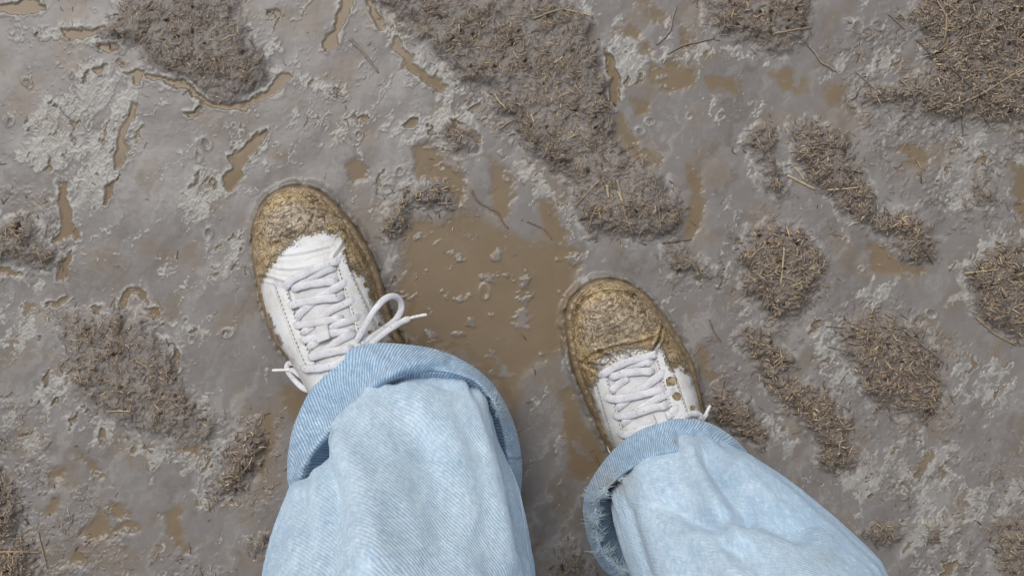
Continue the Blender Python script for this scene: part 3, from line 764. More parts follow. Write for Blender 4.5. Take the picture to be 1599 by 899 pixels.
TAN, PALE_T, DARK, GREY, BROWN_T = (0.26, 0.19, 0.11), (0.42, 0.34, 0.20), (0.062, 0.044, 0.032), (0.17, 0.14, 0.11), (0.13, 0.085, 0.05)
ML = 'the largest mound'
STALKS = [  # name, colour, width in px, points, label
 ('straw_stalk', GREY, 2.2, [(1021,280),(1026,320),(1030,364)], 'thin pale stalk lying upright along the right flank of the largest mound'),
 ('straw_stalk', TAN, 3.2, [(962,282),(970,315),(974,335),(987,368)], 'long tan stalk running down the middle of the tip of the largest mound'),
 ('straw_stalk', TAN, 2.6, [(934,284),(915,304),(897,323)], 'tan stalk slanting to the lower left on the tip of the largest mound'),
 ('straw_stalk', TAN, 2.2, [(998,244),(986,256),(974,268)], 'short stalk slanting to the upper right on the right shoulder of the largest mound'),
 ('straw_flake', PALE_T, 4.2, [(946,291),(949,310)], 'short golden straw flake left of the long tan stalk on the largest mound'),
 ('straw_flake', PALE_T, 4.4, [(964,301),(970,316)], 'bright golden flake lying on the long tan stalk of the largest mound'),
 ('twig', DARK, 2.2, [(1034,380),(1056,377),(1080,374)], 'dark twig lying level across the bottom right tip of the largest mound'),
 ('straw_stalk', TAN, 3.0, [(832,33),(858,24),(880,17)], 'tan stalk rising to the right at the top of the largest mound'),
 ('straw_stalk', PALE_T, 2.4, [(878,17),(900,21),(922,26)], 'pale stalk meeting the rising tan stalk at the top of the largest mound'),
 ('straw_flake', PALE_T, 2.8, [(865,102),(878,92)], 'short pale flake in the middle of the upper half of the largest mound'),
 ('straw_stalk', TAN, 3.0, [(896,136),(909,152)], 'short tan stalk below the pale flake in the upper half of the largest mound'),
 ('straw_stalk', PALE_T, 2.6, [(772,148),(780,160),(791,173)], 'pale short stalk on the left flank of the largest mound'),
 ('straw_stalk', TAN, 3.0, [(780,202),(792,193),(802,188)], 'golden stalk at the left edge of the middle of the largest mound'),
 ('straw_stalk', GREY, 2.4, [(925,177),(938,176),(950,177)], 'short level stalk at the right edge of the middle of the largest mound'),
 ('straw_stalk', TAN, 2.4, [(930,325),(922,345),(918,362)], 'short stalk near the lower left corner of the largest mound'),
 ('straw_flake', GREY, 4.5, [(684,318),(695,318),(706,319)], 'flat grey flake sticking out of the small dark clod right of the left shoe toe'),
 ('twig', BROWN_T, 2.8, [(736,297),(745,313),(762,324),(777,332),(785,346),(793,357)], 'thin bent twig floating in the brown puddle between the shoes'),
 ('twig', BROWN_T, 1.8, [(822,346),(838,352),(852,360),(862,374)], 'dark bent twig half sunk in mud above the puddle between the shoes'),
 ('reed_stalk', GREY, 3.0, [(1042,85),(1065,72),(1090,66),(1116,60)], 'brown reed stalk crossing the mud left of the top edge straw mound'),
 ('grass_blade', (0.20, 0.178, 0.152), 3.6, [(1025,70),(1040,56),(1047,45),(1050,27),(1056,10)], 'curved mud-coated grass blade standing out of the pale mud near the top'),
 ('straw_stalk', TAN, 2.8, [(1205,56),(1235,50),(1268,43)], 'long tan stalk lying across the bottom of the top edge straw mound'),
 ('reed_stalk', (0.20, 0.178, 0.152), 4.2, [(1262,70),(1274,84),(1282,97),(1294,104),(1306,112)], 'thick grey bent reed just right of the top edge straw mound'),
 ('straw_stalk', GREY, 2.6, [(1387,22),(1400,34),(1412,46)], 'grey stalk slanting down just left of the top right straw bank'),
 ('straw_stalk', TAN, 2.8, [(1460,177),(1495,164),(1525,150),(1562,128),(1599,106)], 'longest stalk, rising to the right across the top right straw bank'),
 ('straw_stalk', DARK, 2.8, [(1477,107),(1497,125),(1517,143),(1542,167)], 'dark stalk crossing under the longest stalk of the top right straw bank'),
 ('straw_stalk', DARK, 2.6, [(1572,60),(1584,78),(1597,97)], 'dark slanting stalk close to the right edge on the top right straw bank'),
 ('straw_stalk', TAN, 3.0, [(1473,24),(1471,48),(1468,71)], 'upright tan stalk in the upper left of the top right straw bank'),
 ('straw_stalk', TAN, 2.6, [(1460,4),(1472,28),(1486,52)], 'tan stalk slanting from the top edge on the top right straw bank'),
 ('straw_stalk', GREY, 3.0, [(1405,124),(1418,143),(1428,162)], 'grey stalk left of the crossing stalks below the top right straw bank'),
 ('twig', DARK, 2.4, [(1430,62),(1441,75),(1453,94)], 'dark twig at the left end of the top right straw bank'),
 ('twig', DARK, 2.2, [(1499,170),(1501,190),(1503,213)], 'short dark twig hanging below the longest stalk of the top right bank'),
 ('straw_stalk', GREY, 2.4, [(1336,112),(1350,125),(1363,138)], 'grey stalk slanting down left of the top right straw bank'),
 ('straw_stalk', GREY, 2.4, [(1449,124),(1445,138),(1442,152)], 'short upright grey stalk left of the longest stalk'),
 ('straw_stalk', BROWN_T, 2.4, [(1265,190),(1266,206),(1270,223)], 'thin brown stalk standing at the upper end of the long diagonal ridge'),
 ('reed_stalk', PALE_T, 4.0, [(1229,274),(1250,284),(1273,296)], 'pale reed stalk at the left side of the long diagonal ridge'),
 ('straw_flake', PALE_T, 3.2, [(1242,262),(1249,271),(1256,281)], 'pale flake just above the pale reed of the long diagonal ridge'),
 ('straw_stalk', PALE_T, 2.8, [(1290,297),(1312,296),(1338,294)], 'pale level stalk on the middle of the long diagonal ridge'),
 ('straw_stalk', GREY, 2.6, [(1416,328),(1424,350),(1433,376)], 'thin stalk running down the lower half of the long diagonal ridge'),
 ('twig', DARK, 3.0, [(1432,385),(1444,398),(1456,412)], 'dark twig at the lower end of the long diagonal ridge'),
 ('straw_stalk', TAN, 2.4, [(1288,275),(1296,263)], 'short tan stalk in the upper middle of the long diagonal ridge'),
 ('straw_stalk', PALE_T, 3.0, [(1221,387),(1218,415),(1215,446)], 'pale upright stalk on the oval mound right of the right shoe'),
 ('straw_stalk', TAN, 2.8, [(1225,434),(1238,440),(1253,448)], 'tan stalk branching off the foot of the pale upright stalk on the oval mound'),
 ('straw_stalk', GREY, 2.6, [(1205,450),(1213,462),(1222,476)], 'grey stalk near the bottom of the oval mound'),
 ('straw_stalk', TAN, 2.6, [(1175,395),(1186,388),(1198,385)], 'tan stalk at the upper left of the oval mound'),
 ('twig', BROWN_T, 2.0, [(1289,510),(1302,510),(1316,512)], 'thin level twig at the upper left of the rough round mound'),
 ('twig', BROWN_T, 2.4, [(1340,515),(1354,527),(1368,539)], 'brown twig slanting down at the top of the rough round mound'),
 ('reed_stalk', GREY, 3.6, [(1409,514),(1428,530),(1450,547),(1473,566)], 'longest reed, slanting along the upper right of the rough round mound'),
 ('straw_stalk', GREY, 2.8, [(1470,566),(1465,580),(1460,594)], 'grey stalk dropping from the end of the longest reed of the rough round mound'),
 ('straw_stalk', GREY, 2.6, [(1292,541),(1308,544),(1323,548)], 'grey level stalk left of the rough round mound'),
 ('straw_stalk', PALE_T, 3.0, [(1381,566),(1387,575)], 'short bright straw flake in the middle of the rough round mound'),
 ('straw_stalk', TAN, 2.4, [(1439,581),(1450,591),(1463,603)], 'tan stalk at the right side of the rough round mound'),
 ('reed_stalk', TAN, 3.6, [(1447,624),(1454,634),(1461,646)], 'tan reed piece at the lower right of the rough round mound'),
 ('reed_stalk', GREY, 3.0, [(1461,646),(1452,653),(1441,661)], 'grey reed piece meeting the tan reed at the lower right of the rough round mound'),
 ('straw_stalk', BROWN_T, 2.0, [(1546,487),(1547,500),(1548,516)], 'thin upright stalk on the lower part of the right edge mound'),
 ('straw_stalk', TAN, 3.0, [(1524,496),(1540,510),(1556,523),(1586,538)], 'tan stalk along the lower left rim of the right edge mound'),
 ('straw_stalk', PALE_T, 2.4, [(1504,427),(1527,424),(1551,421)], 'pale level stalk at the upper left of the right edge mound'),
 ('straw_stalk', TAN, 2.6, [(216,562),(229,570),(243,581)], 'tan stalk in the middle of the large low mound at the left'),
 ('straw_stalk', TAN, 2.2, [(121,574),(126,585),(131,597)], 'short stalk near the left rim of the large low mound at the left'),
 ('straw_stalk', PALE_T, 2.2, [(169,642),(188,640),(208,641)], 'pale level stalk in the lower part of the large low mound at the left'),
 ('straw_stalk', TAN, 3.4, [(4,858),(34,858),(63,862)], 'long level tan stalk across the bottom left corner mound'),
 ('straw_stalk', TAN, 2.4, [(60,831),(66,856),(73,883)], 'slanting tan stalk crossing the end of the level one in the bottom left corner'),
 ('straw_stalk', TAN, 2.4, [(19,769),(27,775),(36,783)], 'short tan stalk at the top of the bottom left corner mound'),
 ('twig', GREY, 4.0, [(546,61),(553,68),(562,77),(576,94),(591,114)], 'mud-coated grey twig slanting down through the wet mud near the top'),
 ('twig', BROWN_T, 2.4, [(1107,498),(1112,512),(1118,522),(1126,533)], 'tiny curved sprig lying on grey mud right of the right shoe toe'),
 ('twig', BROWN_T, 3.4, [(928,712),(934,722),(944,733)], 'dirty brown sprig at the left heel side of the right shoe'),
]


def tube_mesh(C, R, sides=6, flat=1.0, up=None):
    """tube round the curve C (N x 3) with radii R; flat squashes it along its own up direction"""
    C = np.asarray(C, float); n = len(C)
    T = np.gradient(C, axis=0); T /= np.linalg.norm(T, axis=1, keepdims=True) + 1e-12
    U = np.tile(np.array([0, 0, 1.0]), (n, 1)) if up is None else up
    B = np.cross(T, U); B /= np.linalg.norm(B, axis=1, keepdims=True) + 1e-9
    U = np.cross(B, T)
    th = np.linspace(0, 2 * np.pi, sides, endpoint=False)
    R = np.broadcast_to(np.asarray(R, float), (n,))
    V = C[:, None] + R[:, None, None] * (np.cos(th)[None, :, None] * B[:, None] + flat * np.sin(th)[None, :, None] * U[:, None])
    V = V.reshape(-1, 3)
    F = grid_faces(n, sides, True)
    V = np.vstack([V, C[0], C[-1]]); a, b = n * sides, n * sides + 1
    k = np.arange(sides); k2 = (k + 1) % sides
    Ft = np.concatenate([np.stack([np.full(sides, a), k2, k], 1), np.stack([np.full(sides, b), (n - 1) * sides + k, (n - 1) * sides + k2], 1)])
    s = np.concatenate([[0], np.cumsum(np.linalg.norm(np.diff(C, axis=0), axis=1))])
    uv = np.stack([np.repeat(s, sides), np.tile(th * np.mean(R), n)], 1); uv = np.vstack([uv, [[0, 0], [s[-1], 0]]])
    return V, [F, Ft], uv


def stalks():
    for nm, colr, w, pts, lab in STALKS:
        n = 5 + 3 * len(pts)
        p = catmull(pts, n)
        ln = np.linalg.norm(p[-1] - p[0])
        p = p + 0.6 * np.stack([perlin(np.arange(n) / 2.3, np.full(n, w), int(p[0, 0])), perlin(np.arange(n) / 2.3, np.full(n, w), int(p[0, 1]))], 1)
        x, y = px2w(p[:, 0], p[:, 1])
        z = ground_z(p[:, 0], p[:, 1])
        zm = np.convolve(np.pad(z, 3, 'edge'), np.ones(7) / 7, 'valid')
        z = np.maximum(z, zm) + 0.0011
        r = 0.5 * w / S * np.linspace(1.08, 0.75, n) * (1 + 0.14 * np.sin(np.arange(n) * 1.9))
        V, F, uv = tube_mesh(np.stack([x, y, z], 1), r, 6, 0.7)
        o0 = np.array([x[0], y[0], z[0]])
        cc = np.tile(np.array(colr), (len(V), 1)) * (1 + 0.25 * perlin(np.arange(len(V)) / 9.0, np.full(len(V), 3.3), int(w * 10)))[:, None]
        o = mesh_np(nm, V - o0, F, STRAW, cols=cc)
        o.location = o0
        tag(o, lab, {'straw_stalk': 'straw', 'straw_flake': 'straw', 'twig': 'twig', 'reed_stalk': 'reed', 'grass_blade': 'grass blade'}[nm],
            'single stalks and twigs lying on the mud')


def lower_under(poly_px, depth, soft_px):
    """press the sheet down under a shoe and push a low bank of mud up round it"""
    global Zg, brown, soft, pale
    d = sdf_poly(GX + 4 * w1x, GY + 4 * w1y, poly_px)
    k = sstep(2.0, -soft_px, d)
    Zg = Zg * (1 - k) - depth * k
    ring = np.exp(-((d - 6) / 5.0) ** 2)
    Zg = Zg + 0.0030 * ring * (0.6 + 0.8 * brk)
    pale[:] = np.maximum(pale, 0.55 * np.exp(-((d - 2.5) / 1.6) ** 2) * brk * (1 - clump))
    soft[:] = np.maximum(soft, 0.8 * np.exp(-(np.maximum(d, 0) / 9) ** 2))

# ------------------------------------------------------------------ shoes (outlines measured on the photograph, heights from a real low sneaker)
ZL = lambda pts: [(370 + x / 2.5697, 270 + y / 2.5686) for x, y in pts]
ZR = lambda pts: [(860 + x / 2.9, 420 + y / 2.9) for x, y in pts]
SPEC_L = dict(
    spots=[(575,607,7),(536,640,8),(300,470,5),(455,330,9),(120,700,9),(145,735,8),(520,450,10)],
    Z=ZL, sh=SHOE_L,
    left=[(180,66),(148,80),(110,112),(82,155),(65,205),(60,260),(62,320),(72,400),(86,470),(104,550),(128,620),(160,690),(205,750)],
    right=[(268,58),(318,74),(362,104),(402,145),(440,190),(476,240),(508,290),(534,340),(556,395),(572,450),(586,505),(606,570),(632,640),(660,710)],
    clean=[(118,388),(185,305),(255,245),(345,228),(420,262),(440,330),(482,398),(530,450),(560,512),(640,690),(660,960),(250,960),(205,752),(138,640),(100,540),(84,450)],
    lump=[(105,195),(150,145),(230,112),(330,140),(392,190),(345,222),(240,230),(190,275),(130,290),(100,245)],
    creases=[([(72,420),(110,418),(150,430),(200,446)], 0.0022), ([(395,338),(418,305),(442,268)], 0.0020), ([(330,120),(380,150),(440,240)], 0.0010),
             ([(285,225),(300,190),(310,170)], 0.0016), ([(120,380),(200,395),(330,380)], 0.0007), ([(150,340),(260,330),(380,300)], 0.0006)],
    eyestays=[([(148,428),(172,505),(205,590),(238,672),(268,742),(300,800)], [(205,462),(226,530),(252,610),(284,690),(316,752),(340,800)]),
              ([(398,352),(418,420),(440,490),(462,560),(482,626),(505,690)], [(432,300),(455,380),(492,465),(530,545),(566,625),(602,705)])],
    quarters=[([(84,425),(96,490),(114,552),(140,618),(176,684),(216,740)], [(146,434),(166,505),(198,592),(230,676),(262,750),(296,806)]),
              ([(436,300),(462,378),(500,464),(538,544),(574,624),(608,700)], [(470,330),(520,400),(556,455),(580,520),(604,585),(636,660)])],
    tongue=([(215,440),(238,520),(266,610),(298,690),(330,760),(350,820)], [(395,385),(416,440),(438,500),(460,565),(480,630),(520,720)]),
    bars=[  # rows low to high: under-laces first, then the ones lying over them
        ([(398,378),(330,405),(230,466)], 0.0018), ([(455,430),(400,462),(330,502),(262,560),(243,590)], 0.0022), ([(487,500),(430,528),(380,552),(310,612),(262,645)], 0.0024),
        ([(508,572),(455,592),(400,612),(340,664),(286,704)], 0.0026), ([(480,640),(420,668),(318,742)], 0.0024),
        ([(188,470),(225,432),(290,398),(360,368),(425,350)], 0.0042), ([(222,468),(280,450),(345,440),(408,434)], 0.0036),
        ([(206,536),(260,520),(340,506),(432,500)], 0.0044), ([(226,612),(290,604),(350,594),(430,580)], 0.0046), ([(256,672),(320,660),(400,640),(476,638)], 0.0046),
        ([(288,742),(340,726),(400,712),(470,700)], 0.0046), ([(262,782),(330,780),(392,768),(455,735)], 0.0040)],
    tab=([(322,612),(332,684)], [(372,604),(384,664)]),
    loops=[('lace_loop', [(472,690,.084),(505,630,.086),(545,560,.086),(590,508,.080),(628,494,.074),(655,510,.068),(660,545,.064),(640,585,.064),(600,618,.070),(552,650,.078),(505,684,.082)], 11.0),
           ('lace_end', [(530,692,.086),(575,655,.083),(620,622,.077),(660,598,.072),(694,582,.069)], 11.0),
           ('lace_loop', [(335,846,.058),(300,812,.057),(262,786,.052),(222,762,.046),(202,772,.043),(208,800,.044),(238,838,.047),(276,868,.050),(304,866,.052),(322,840,.055)], 10.0),
           ('lace_end', [(212,788,.046),(232,796,.048),(262,818,.052),(300,840,.055)], 9.0)],
    aglets=[[(694,582,.069),(728,574,.067),(762,568,.066)], [(142,791,.042),(176,790,.044),(212,789,.046)]],
)
SPEC_R = dict(
    lump_dark=1.0,
    cream=[(180,425),(240,380),(330,352),(440,340),(468,350),(430,388),(300,428),(225,470)],
    spots=[(548,508,20),(572,574,17),(643,628,10),(487,672,9),(600,675,6),(390,520,6),(560,500,12),(505,330,8)],
    Z=ZR, sh=SHOE_R,
    left=[(222,58),(178,74),(132,106),(100,145),(80,195),(75,250),(82,310),(94,380),(112,450),(134,515),(160,580),(186,635),(212,690),(236,750)],
    right=[(312,57),(358,74),(405,104),(448,142),(490,190),(528,240),(566,292),(600,348),(628,400),(650,460),(664,520),(680,585),(694,650),(704,720)],
    clean=[(200,510),(214,462),(320,408),(470,372),(486,322),(512,372),(540,430),(556,446),(596,428),(640,480),(684,640),(720,950),(240,950),(214,690),(190,610),(178,548)],
    lump=[(150,190),(225,135),(380,130),(470,190),(492,250),(440,292),(300,322),(180,372),(130,330)],
    creases=[([(96,260),(112,190),(160,132),(260,100),(380,120),(470,180),(512,240)], 0.0018), ([(512,240),(494,310),(462,376)], 0.0030), ([(130,430),(190,390),(300,352),(400,335),(470,310)], 0.0018),
             ([(215,372),(255,392),(295,428)], 0.0022), ([(250,385),(285,405),(305,432)], 0.0018), ([(102,402),(140,425),(190,432),(245,438)], 0.0024), ([(110,430),(160,440),(215,462)], 0.0014),
             ([(330,345),(345,380),(340,408)], 0.0014)],
    eyestays=[([(194,474),(214,560),(238,640),(262,720),(284,800),(300,860)], [(252,476),(272,552),(296,630),(318,705),(340,780),(356,840)]),
              ([(468,378),(484,440),(500,500),(520,570),(540,640),(560,720)], [(492,322),(520,390),(556,470),(590,560),(616,640),(640,720)])],
    quarters=[([(150,520),(176,585),(204,650),(228,712),(248,772),(262,830)], [(190,480),(210,560),(234,640),(258,720),(280,800),(296,860)]),
              ([(496,322),(524,390),(560,470),(594,560),(620,640),(646,720)], [(536,380),(580,420),(620,450),(650,520),(672,600),(690,690)])],
    tongue=([(262,470),(284,550),(306,630),(330,705),(352,780),(370,850)], [(464,398),(482,455),(500,520),(520,590),(542,660),(566,740)]),
    bars=[
        ([(462,420),(370,432),(256,482)], 0.0018), ([(524,456),(470,496),(420,535),(350,585),(292,638)], 0.0022), ([(572,540),(520,566),(470,590),(400,632),(318,708)], 0.0024),
        ([(586,622),(550,640),(500,680),(354,772)], 0.0024), ([(350,488),(320,510),(268,556)], 0.0016),
        ([(217,490),(262,456),(330,424),(410,400),(490,380)], 0.0042), ([(264,490),(330,470),(400,462),(468,462)], 0.0036),
        ([(240,582),(310,584),(400,566),(460,552),(522,544)], 0.0045), ([(272,662),(330,660),(400,644),(460,624),(536,612)], 0.0046), ([(302,744),(350,742),(410,722),(482,700)], 0.0046),
        ([(330,815),(400,790),(480,765)], 0.0040)],
    tab=([(458,650),(486,722)], [(512,640),(534,708)]),
    loops=[('lace_loop', [(590,690,.080),(605,668,.078),(640,655,.074),(672,660,.069),(680,682,.067)], 11.0),
           ('lace_end', [(676,694,.064),(694,672,.058),(708,652,.054)], 8.0)],
    aglets=[[(690,680,.058),(704,652,.054),(722,618,.050)]],
)


def make_shoe(spec, label, parent):
    Zm, sh = spec['Z'], spec['sh']
    a = math.radians(sh['ang'])
    tx, ty = px2w(sh['tip'][0], sh['tip'][1], 0.022); tx, ty = float(tx), float(ty)
    Lf = 0.288; z0 = 0.019
    bk = np.array([math.sin(a), -math.cos(a)])       # back along the foot, world
    ac = np.array([math.cos(a), math.sin(a)])        # across to the right

    def to_loc(x, y):
        dx, dy = x - tx, y - ty
        return dx * bk[0] + dy * bk[1], dx * ac[0] + dy * ac[1]

    def to_w(d, u):
        return tx + d * bk[0] + u * ac[0], ty + d * bk[1] + u * ac[1]

    def edge(pts, s):
        P = np.array(Zm(pts)); x, y = px2w(P[:, 0], P[:, 1], 0.024)
        d, u = to_loc(x, y)
        o = np.argsort(d); d, u = d[o], u[o]
        m = d > 0.0012
        d = np.concatenate([[0], d[m], [0.225, 0.258, 0.277, Lf]]); u = np.concatenate([[0], u[m], [s * 0.038 + 0.004, s * 0.033 + 0.004, s * 0.021 + 0.004, 0.004]])
        dd = np.linspace(0, 1, 240) ** 2 * Lf
        c = catmull(np.stack([np.sqrt(d), u * 3], 1), 600)
        uu = np.interp(np.sqrt(dd), c[:, 0], c[:, 1] / 3)
        return dd, uu
    ddL, uuL = edge(spec['left'], -1); ddR, uuR = edge(spec['right'], 1)
    uL = lambda d: np.interp(np.sqrt(np.clip(d, 0, Lf)), np.sqrt(ddL), uuL)
    uR = lambda d: np.interp(np.sqrt(np.clip(d, 0, Lf)), np.sqrt(ddR), uuR)
    HD = catmull([(0, .016), (.012, .024), (.035, .031), (.07, .036), (.10, .042), (.13, .052), (.165, .068), (.20, .082), (.23, .088), (.262, .082), (.288, .066)], 200)
    hh = lambda d: np.interp(d, HD[:, 0], HD[:, 1]) * np.sqrt(np.clip(1 - (1 - np.clip(d / 0.022, 0, 1)) ** 2.4, 0, 1)) ** 0.9
    inset = 0.0035
    PW, QW = 2.7, 0.42

    def surf(d, u):
        d = np.asarray(d, float)
        mid, hw = (uL(d) + uR(d)) / 2, np.maximum((uR(d) - uL(d)) / 2 - inset, 1e-4)
        xr = np.clip(np.abs((u - mid) / hw), 0, 1)
        return z0 + hh(d) * (1 - xr ** PW) ** QW

    def pxloc(P):
        """photo pixels that lie on the shoe's surface, to (d, u)"""
        P = np.asarray(P, float); z = np.full(len(P), 0.05)
        for _ in range(4):
            x, y = px2w(P[:, 0], P[:, 1], z); d, u = to_loc(x, y); z = 0.5 * z + 0.5 * surf(d, u)
        return d, u

    def proj(x, y, z):
        k = CAM_H / (CAM_H - z) * S
        return CX + x * k, CY - y * k

    base = np.array([*to_w(0.15, 0.0), 0.0])
    shoe = empty('shoe', base, parent); shoe['label'] = label
    clean = np.array(Zm(spec['clean'])); lump = np.array(Zm(spec['lump']))

    def mudmask(x, y, z):
        px, py = proj(x, y, z)
        w = 8 * fbm(px / 45, py / 45, 101, 2) + 5 * fbm(px / 9, py / 9, 102, 3)
        m0 = sstep(-13, 11, sdf_poly(px + w, py - w, clean))
        for bx, by, br in spec['spots']:
            (qx_, qy_), = Zm([(bx, by)])
            m0 = np.maximum(m0, sstep(1.35, 0.75, np.hypot(px - qx_, py - qy_) / (br / 2.7) + 0.5 * w / 5 * 0.6))
        if 'cream' in spec:
            m0 = m0 * (1 - 0.62 * sstep(8, -8, sdf_poly(px + w, py - w, np.array(Zm(spec['cream'])))))
        return m0, sstep(5, -7, sdf_poly(px - w, py + w, lump)), px, py

    def relief(x, y, z):
        m, l, px, py = mudmask(x, y, z)
        dz = m * (0.0007 * fbm(px / 9, py / 9, 111, 3, 0.6) + 0.0009 * np.abs(perlin(px / 3.6, py / 3.6, 112))) + l * (0.0012 + 0.0022 * np.abs(perlin(px / 6, py / 6, 113)))
        for pts, dep in spec['creases']:
            c = catmull(Zm(pts), 24)
            dl = dist_line(px, py, c)
            dz = dz - dep * np.exp(-(dl / 2.0) ** 2) * 1.5 + 0.8 * dep * np.exp(-((dl - 4.2) / 2.4) ** 2)
        dz = dz + (1 - m) * 0.0004 * fbm(px / 14, py / 14, 115, 2)
        return dz, m, l

    def finish(nm, d, u, z, F, mat=LEATHER, par=shoe, rel=True):
        x, y = to_w(d, u)
        dz, m, l = relief(x, y, z)
        if rel: z = z + dz
        V = np.stack([x, y, z], -1).reshape(-1, 3) - base
        return mesh_np(nm, V, F, mat, par, attrs={'mud': m.ravel(), 'lump': l.ravel(), 'dark': spec.get('lump_dark', 0.0) * l.ravel()})

    # upper: rows along the foot, columns across, the dome between
    nr, nc = 250, 110
    d = (0.0022 + (Lf - 0.006) * np.linspace(0, 1, nr) ** 1.35)[:, None]
    xr = -np.cos(np.linspace(0, np.pi, nc)); xr = (np.sign(xr) * np.abs(xr) ** 0.55)[None]
    mid, hw = (uL(d) + uR(d)) / 2, np.maximum((uR(d) - uL(d)) / 2 - inset, 1e-4)
    D, U = np.broadcast_to(d, (nr, nc)), mid + xr * hw
    Zs = surf(D, U)
    finish('upper', D, U, Zs, grid_faces(nr, nc)[:, ::-1])

    # sole: the outline swept down to the mud, with a foxing groove and a rounded rim
    th = np.linspace(0, 1, 200)
    dl = np.concatenate([th ** 2 * Lf, (th[::-1] ** 2 * Lf)[1:-1]]); ul = np.concatenate([uL(th ** 2 * Lf), uR(th[::-1] ** 2 * Lf)[1:-1]])
    md, mu = 0.14, float((uL(0.14) + uR(0.14)) / 2)
    prof = [(0.0, -0.016), (0.0012, -0.002), (0.0016, 0.006), (0.0004, 0.009), (-0.0004, 0.0105), (0.0006, 0.012), (0.0014, 0.017), (0.0008, 0.0205), (-0.0012, 0.0222), (-0.0045, 0.0222), (-0.012, 0.0212)]
    tg = np.stack([np.roll(dl, -1) - np.roll(dl, 1), np.roll(ul, -1) - np.roll(ul, 1)], 1); tg /= np.linalg.norm(tg, axis=1, keepdims=True) + 1e-12
    nrm = np.stack([tg[:, 1], -tg[:, 0]], 1)
    sgn = np.sign((nrm * np.stack([dl - md, ul - mu], 1)).sum(1))[:, None]; nrm = nrm * sgn
    rows_d = np.stack([dl + nrm[:, 0] * o for o, _ in prof]); rows_u = np.stack([ul + nrm[:, 1] * o for o, _ in prof])
    rz = np.stack([np.full(len(dl), z) for _, z in prof])
    x, y = to_w(rows_d, rows_u)
    px, py = proj(x, y, rz)
    rz = rz + 0.0012 * fbm(px / 9, py / 9, 121, 3) * (rz > 0.004)
    mesh_np('sole', np.stack([x, y, rz], -1).reshape(-1, 3) - base, grid_faces(len(prof), len(dl), True), SOLE, shoe)
    rim = np.stack(proj(x[3], y[3], rz[3]), 1)

    def ruled(nm, A, B, thick, n=70, m=16, mat=LEATHER, ends=True):
        a1, b1 = catmull(Zm(A), n), catmull(Zm(B), n)
        t = np.concatenate([[0, 0.012], np.linspace(0.05, 0.95, m), [0.988, 1]])
        P = a1[:, None] * (1 - t)[None, :, None] + b1[:, None] * t[None, :, None]
        d, u = pxloc(P.reshape(-1, 2)); d = d.reshape(P.shape[:2]); u = u.reshape(P.shape[:2])
        lift = np.full(P.shape[:2], thick); lift[:, [1, -2]] = thick * 0.85; lift[:, [0, -1]] = -0.0006
        lift[0] = -0.0006; lift[-1] = -0.0006
        o = finish(nm, d, u, surf(d, u) + lift, grid_faces(n, len(t)))
        if mat is not LEATHER: o.data.materials.clear(); o.data.materials.append(mat)
        return o

    ruled('tongue', *spec['tongue'], 0.0014, mat=LINING)
    for A, B in spec['quarters']: ruled('quarter_panel', A, B, 0.0012)
    for A, B in spec['eyestays']:
        es = ruled('eyestay', A, B, 0.0034)
        # rows of stitches a couple of millimetres inside both edges
        Vs, Fs, k = [], [], 0
        for f in (0.09, 0.90):
            c = catmull(Zm(A), 90) * (1 - f) + catmull(Zm(B), 90) * f
            for i in range(2, 86, 4):
                dd, uu = pxloc(c[i:i + 3]); zz = surf(dd, uu) + 0.0035
                xx, yy = to_w(dd, uu)
                v, f_, _ = tube_mesh(np.stack([xx, yy, zz], 1) - base, 0.00065, 4)
                Vs.append(v); Fs.append([g + k for g in f_]); k += len(v)
        st = mesh_np('stitching', np.vstack(Vs), [np.vstack([f[0] for f in Fs]), np.vstack([f[1] for f in Fs])], STITCH, shoe); st['kind'] = 'stuff'
    # toe cap seam and laces
    def lace(nm, pts, wpx, lift=None, mat=LACE, flat=0.42, n=44):
        if lift is not None:
            c = catmull(Zm(pts), n); d, u = pxloc(c)
            t = np.linspace(0, 1, n)
            z = surf(d, u) + lift * (0.22 + 0.78 * np.clip(np.minimum(t, 1 - t) / 0.10, 0, 1)) + 0.0004 + 0.0005 * np.sin(t * 7 + wpx)
            x, y = to_w(d, u)
        else:
            q = np.array([(*Zm([(p[0], p[1])])[0], p[2] * 1000) for p in pts]); c = catmull(q, n + 20); z = c[:, 2] / 1000
            x, y = px2w(c[:, 0], c[:, 1], z)
        C = np.stack([x, y, z], 1) - base
        nn = len(C); t = np.linspace(0, 1, nn)
        r = 0.5 * wpx / 1640 * (0.72 + 0.28 * np.clip(np.minimum(t, 1 - t) / 0.07, 0, 1)) * (1 + 0.05 * np.sin(t * 23 + wpx * 3))
        V, F, uv = tube_mesh(C, r, 10, flat)
        return mesh_np(nm, V, F, mat, shoe, uv=uv)
    for k, (pts, lift) in enumerate(spec['bars']):
        lace('lace', pts, 12.8 + 0.6 * math.sin(k * 2.1), lift + 0.0006, flat=0.27)
    for nm, pts, w in spec['loops']: lace(nm, pts, w * 0.92, None, flat=0.5)
    for pts in spec['aglets']: lace('aglet', pts, 5.2, None, AGLET, 0.95)
    A, B = spec['tab']
    tb = ruled('lace_tab', A, B, 0.0088, 16, 8, mat=LINING)
    # chopped straw stuck in the toe mud
    n = 60
    P = np.array(Zm([p for p in spec['lump']])); cx, cy = P.mean(0)
    pp = np.stack([rng.normal(cx, 34, n), rng.normal(cy + 4, 26, n)], 1)
    d, u = pxloc(pp); ok = (d > 0.008) & (u > uL(d) + 0.006) & (u < uR(d) - 0.006) & (sdf_poly(pp[:, 0], pp[:, 1], clean) > 1)
    pp, d, u = pp[ok], d[ok], u[ok]
    x, y = to_w(d, u)
    zz = surf(d, u)
    gxx, gyy = CX + x * S, CY - y * S                 # the same spots as ground-plane pixels
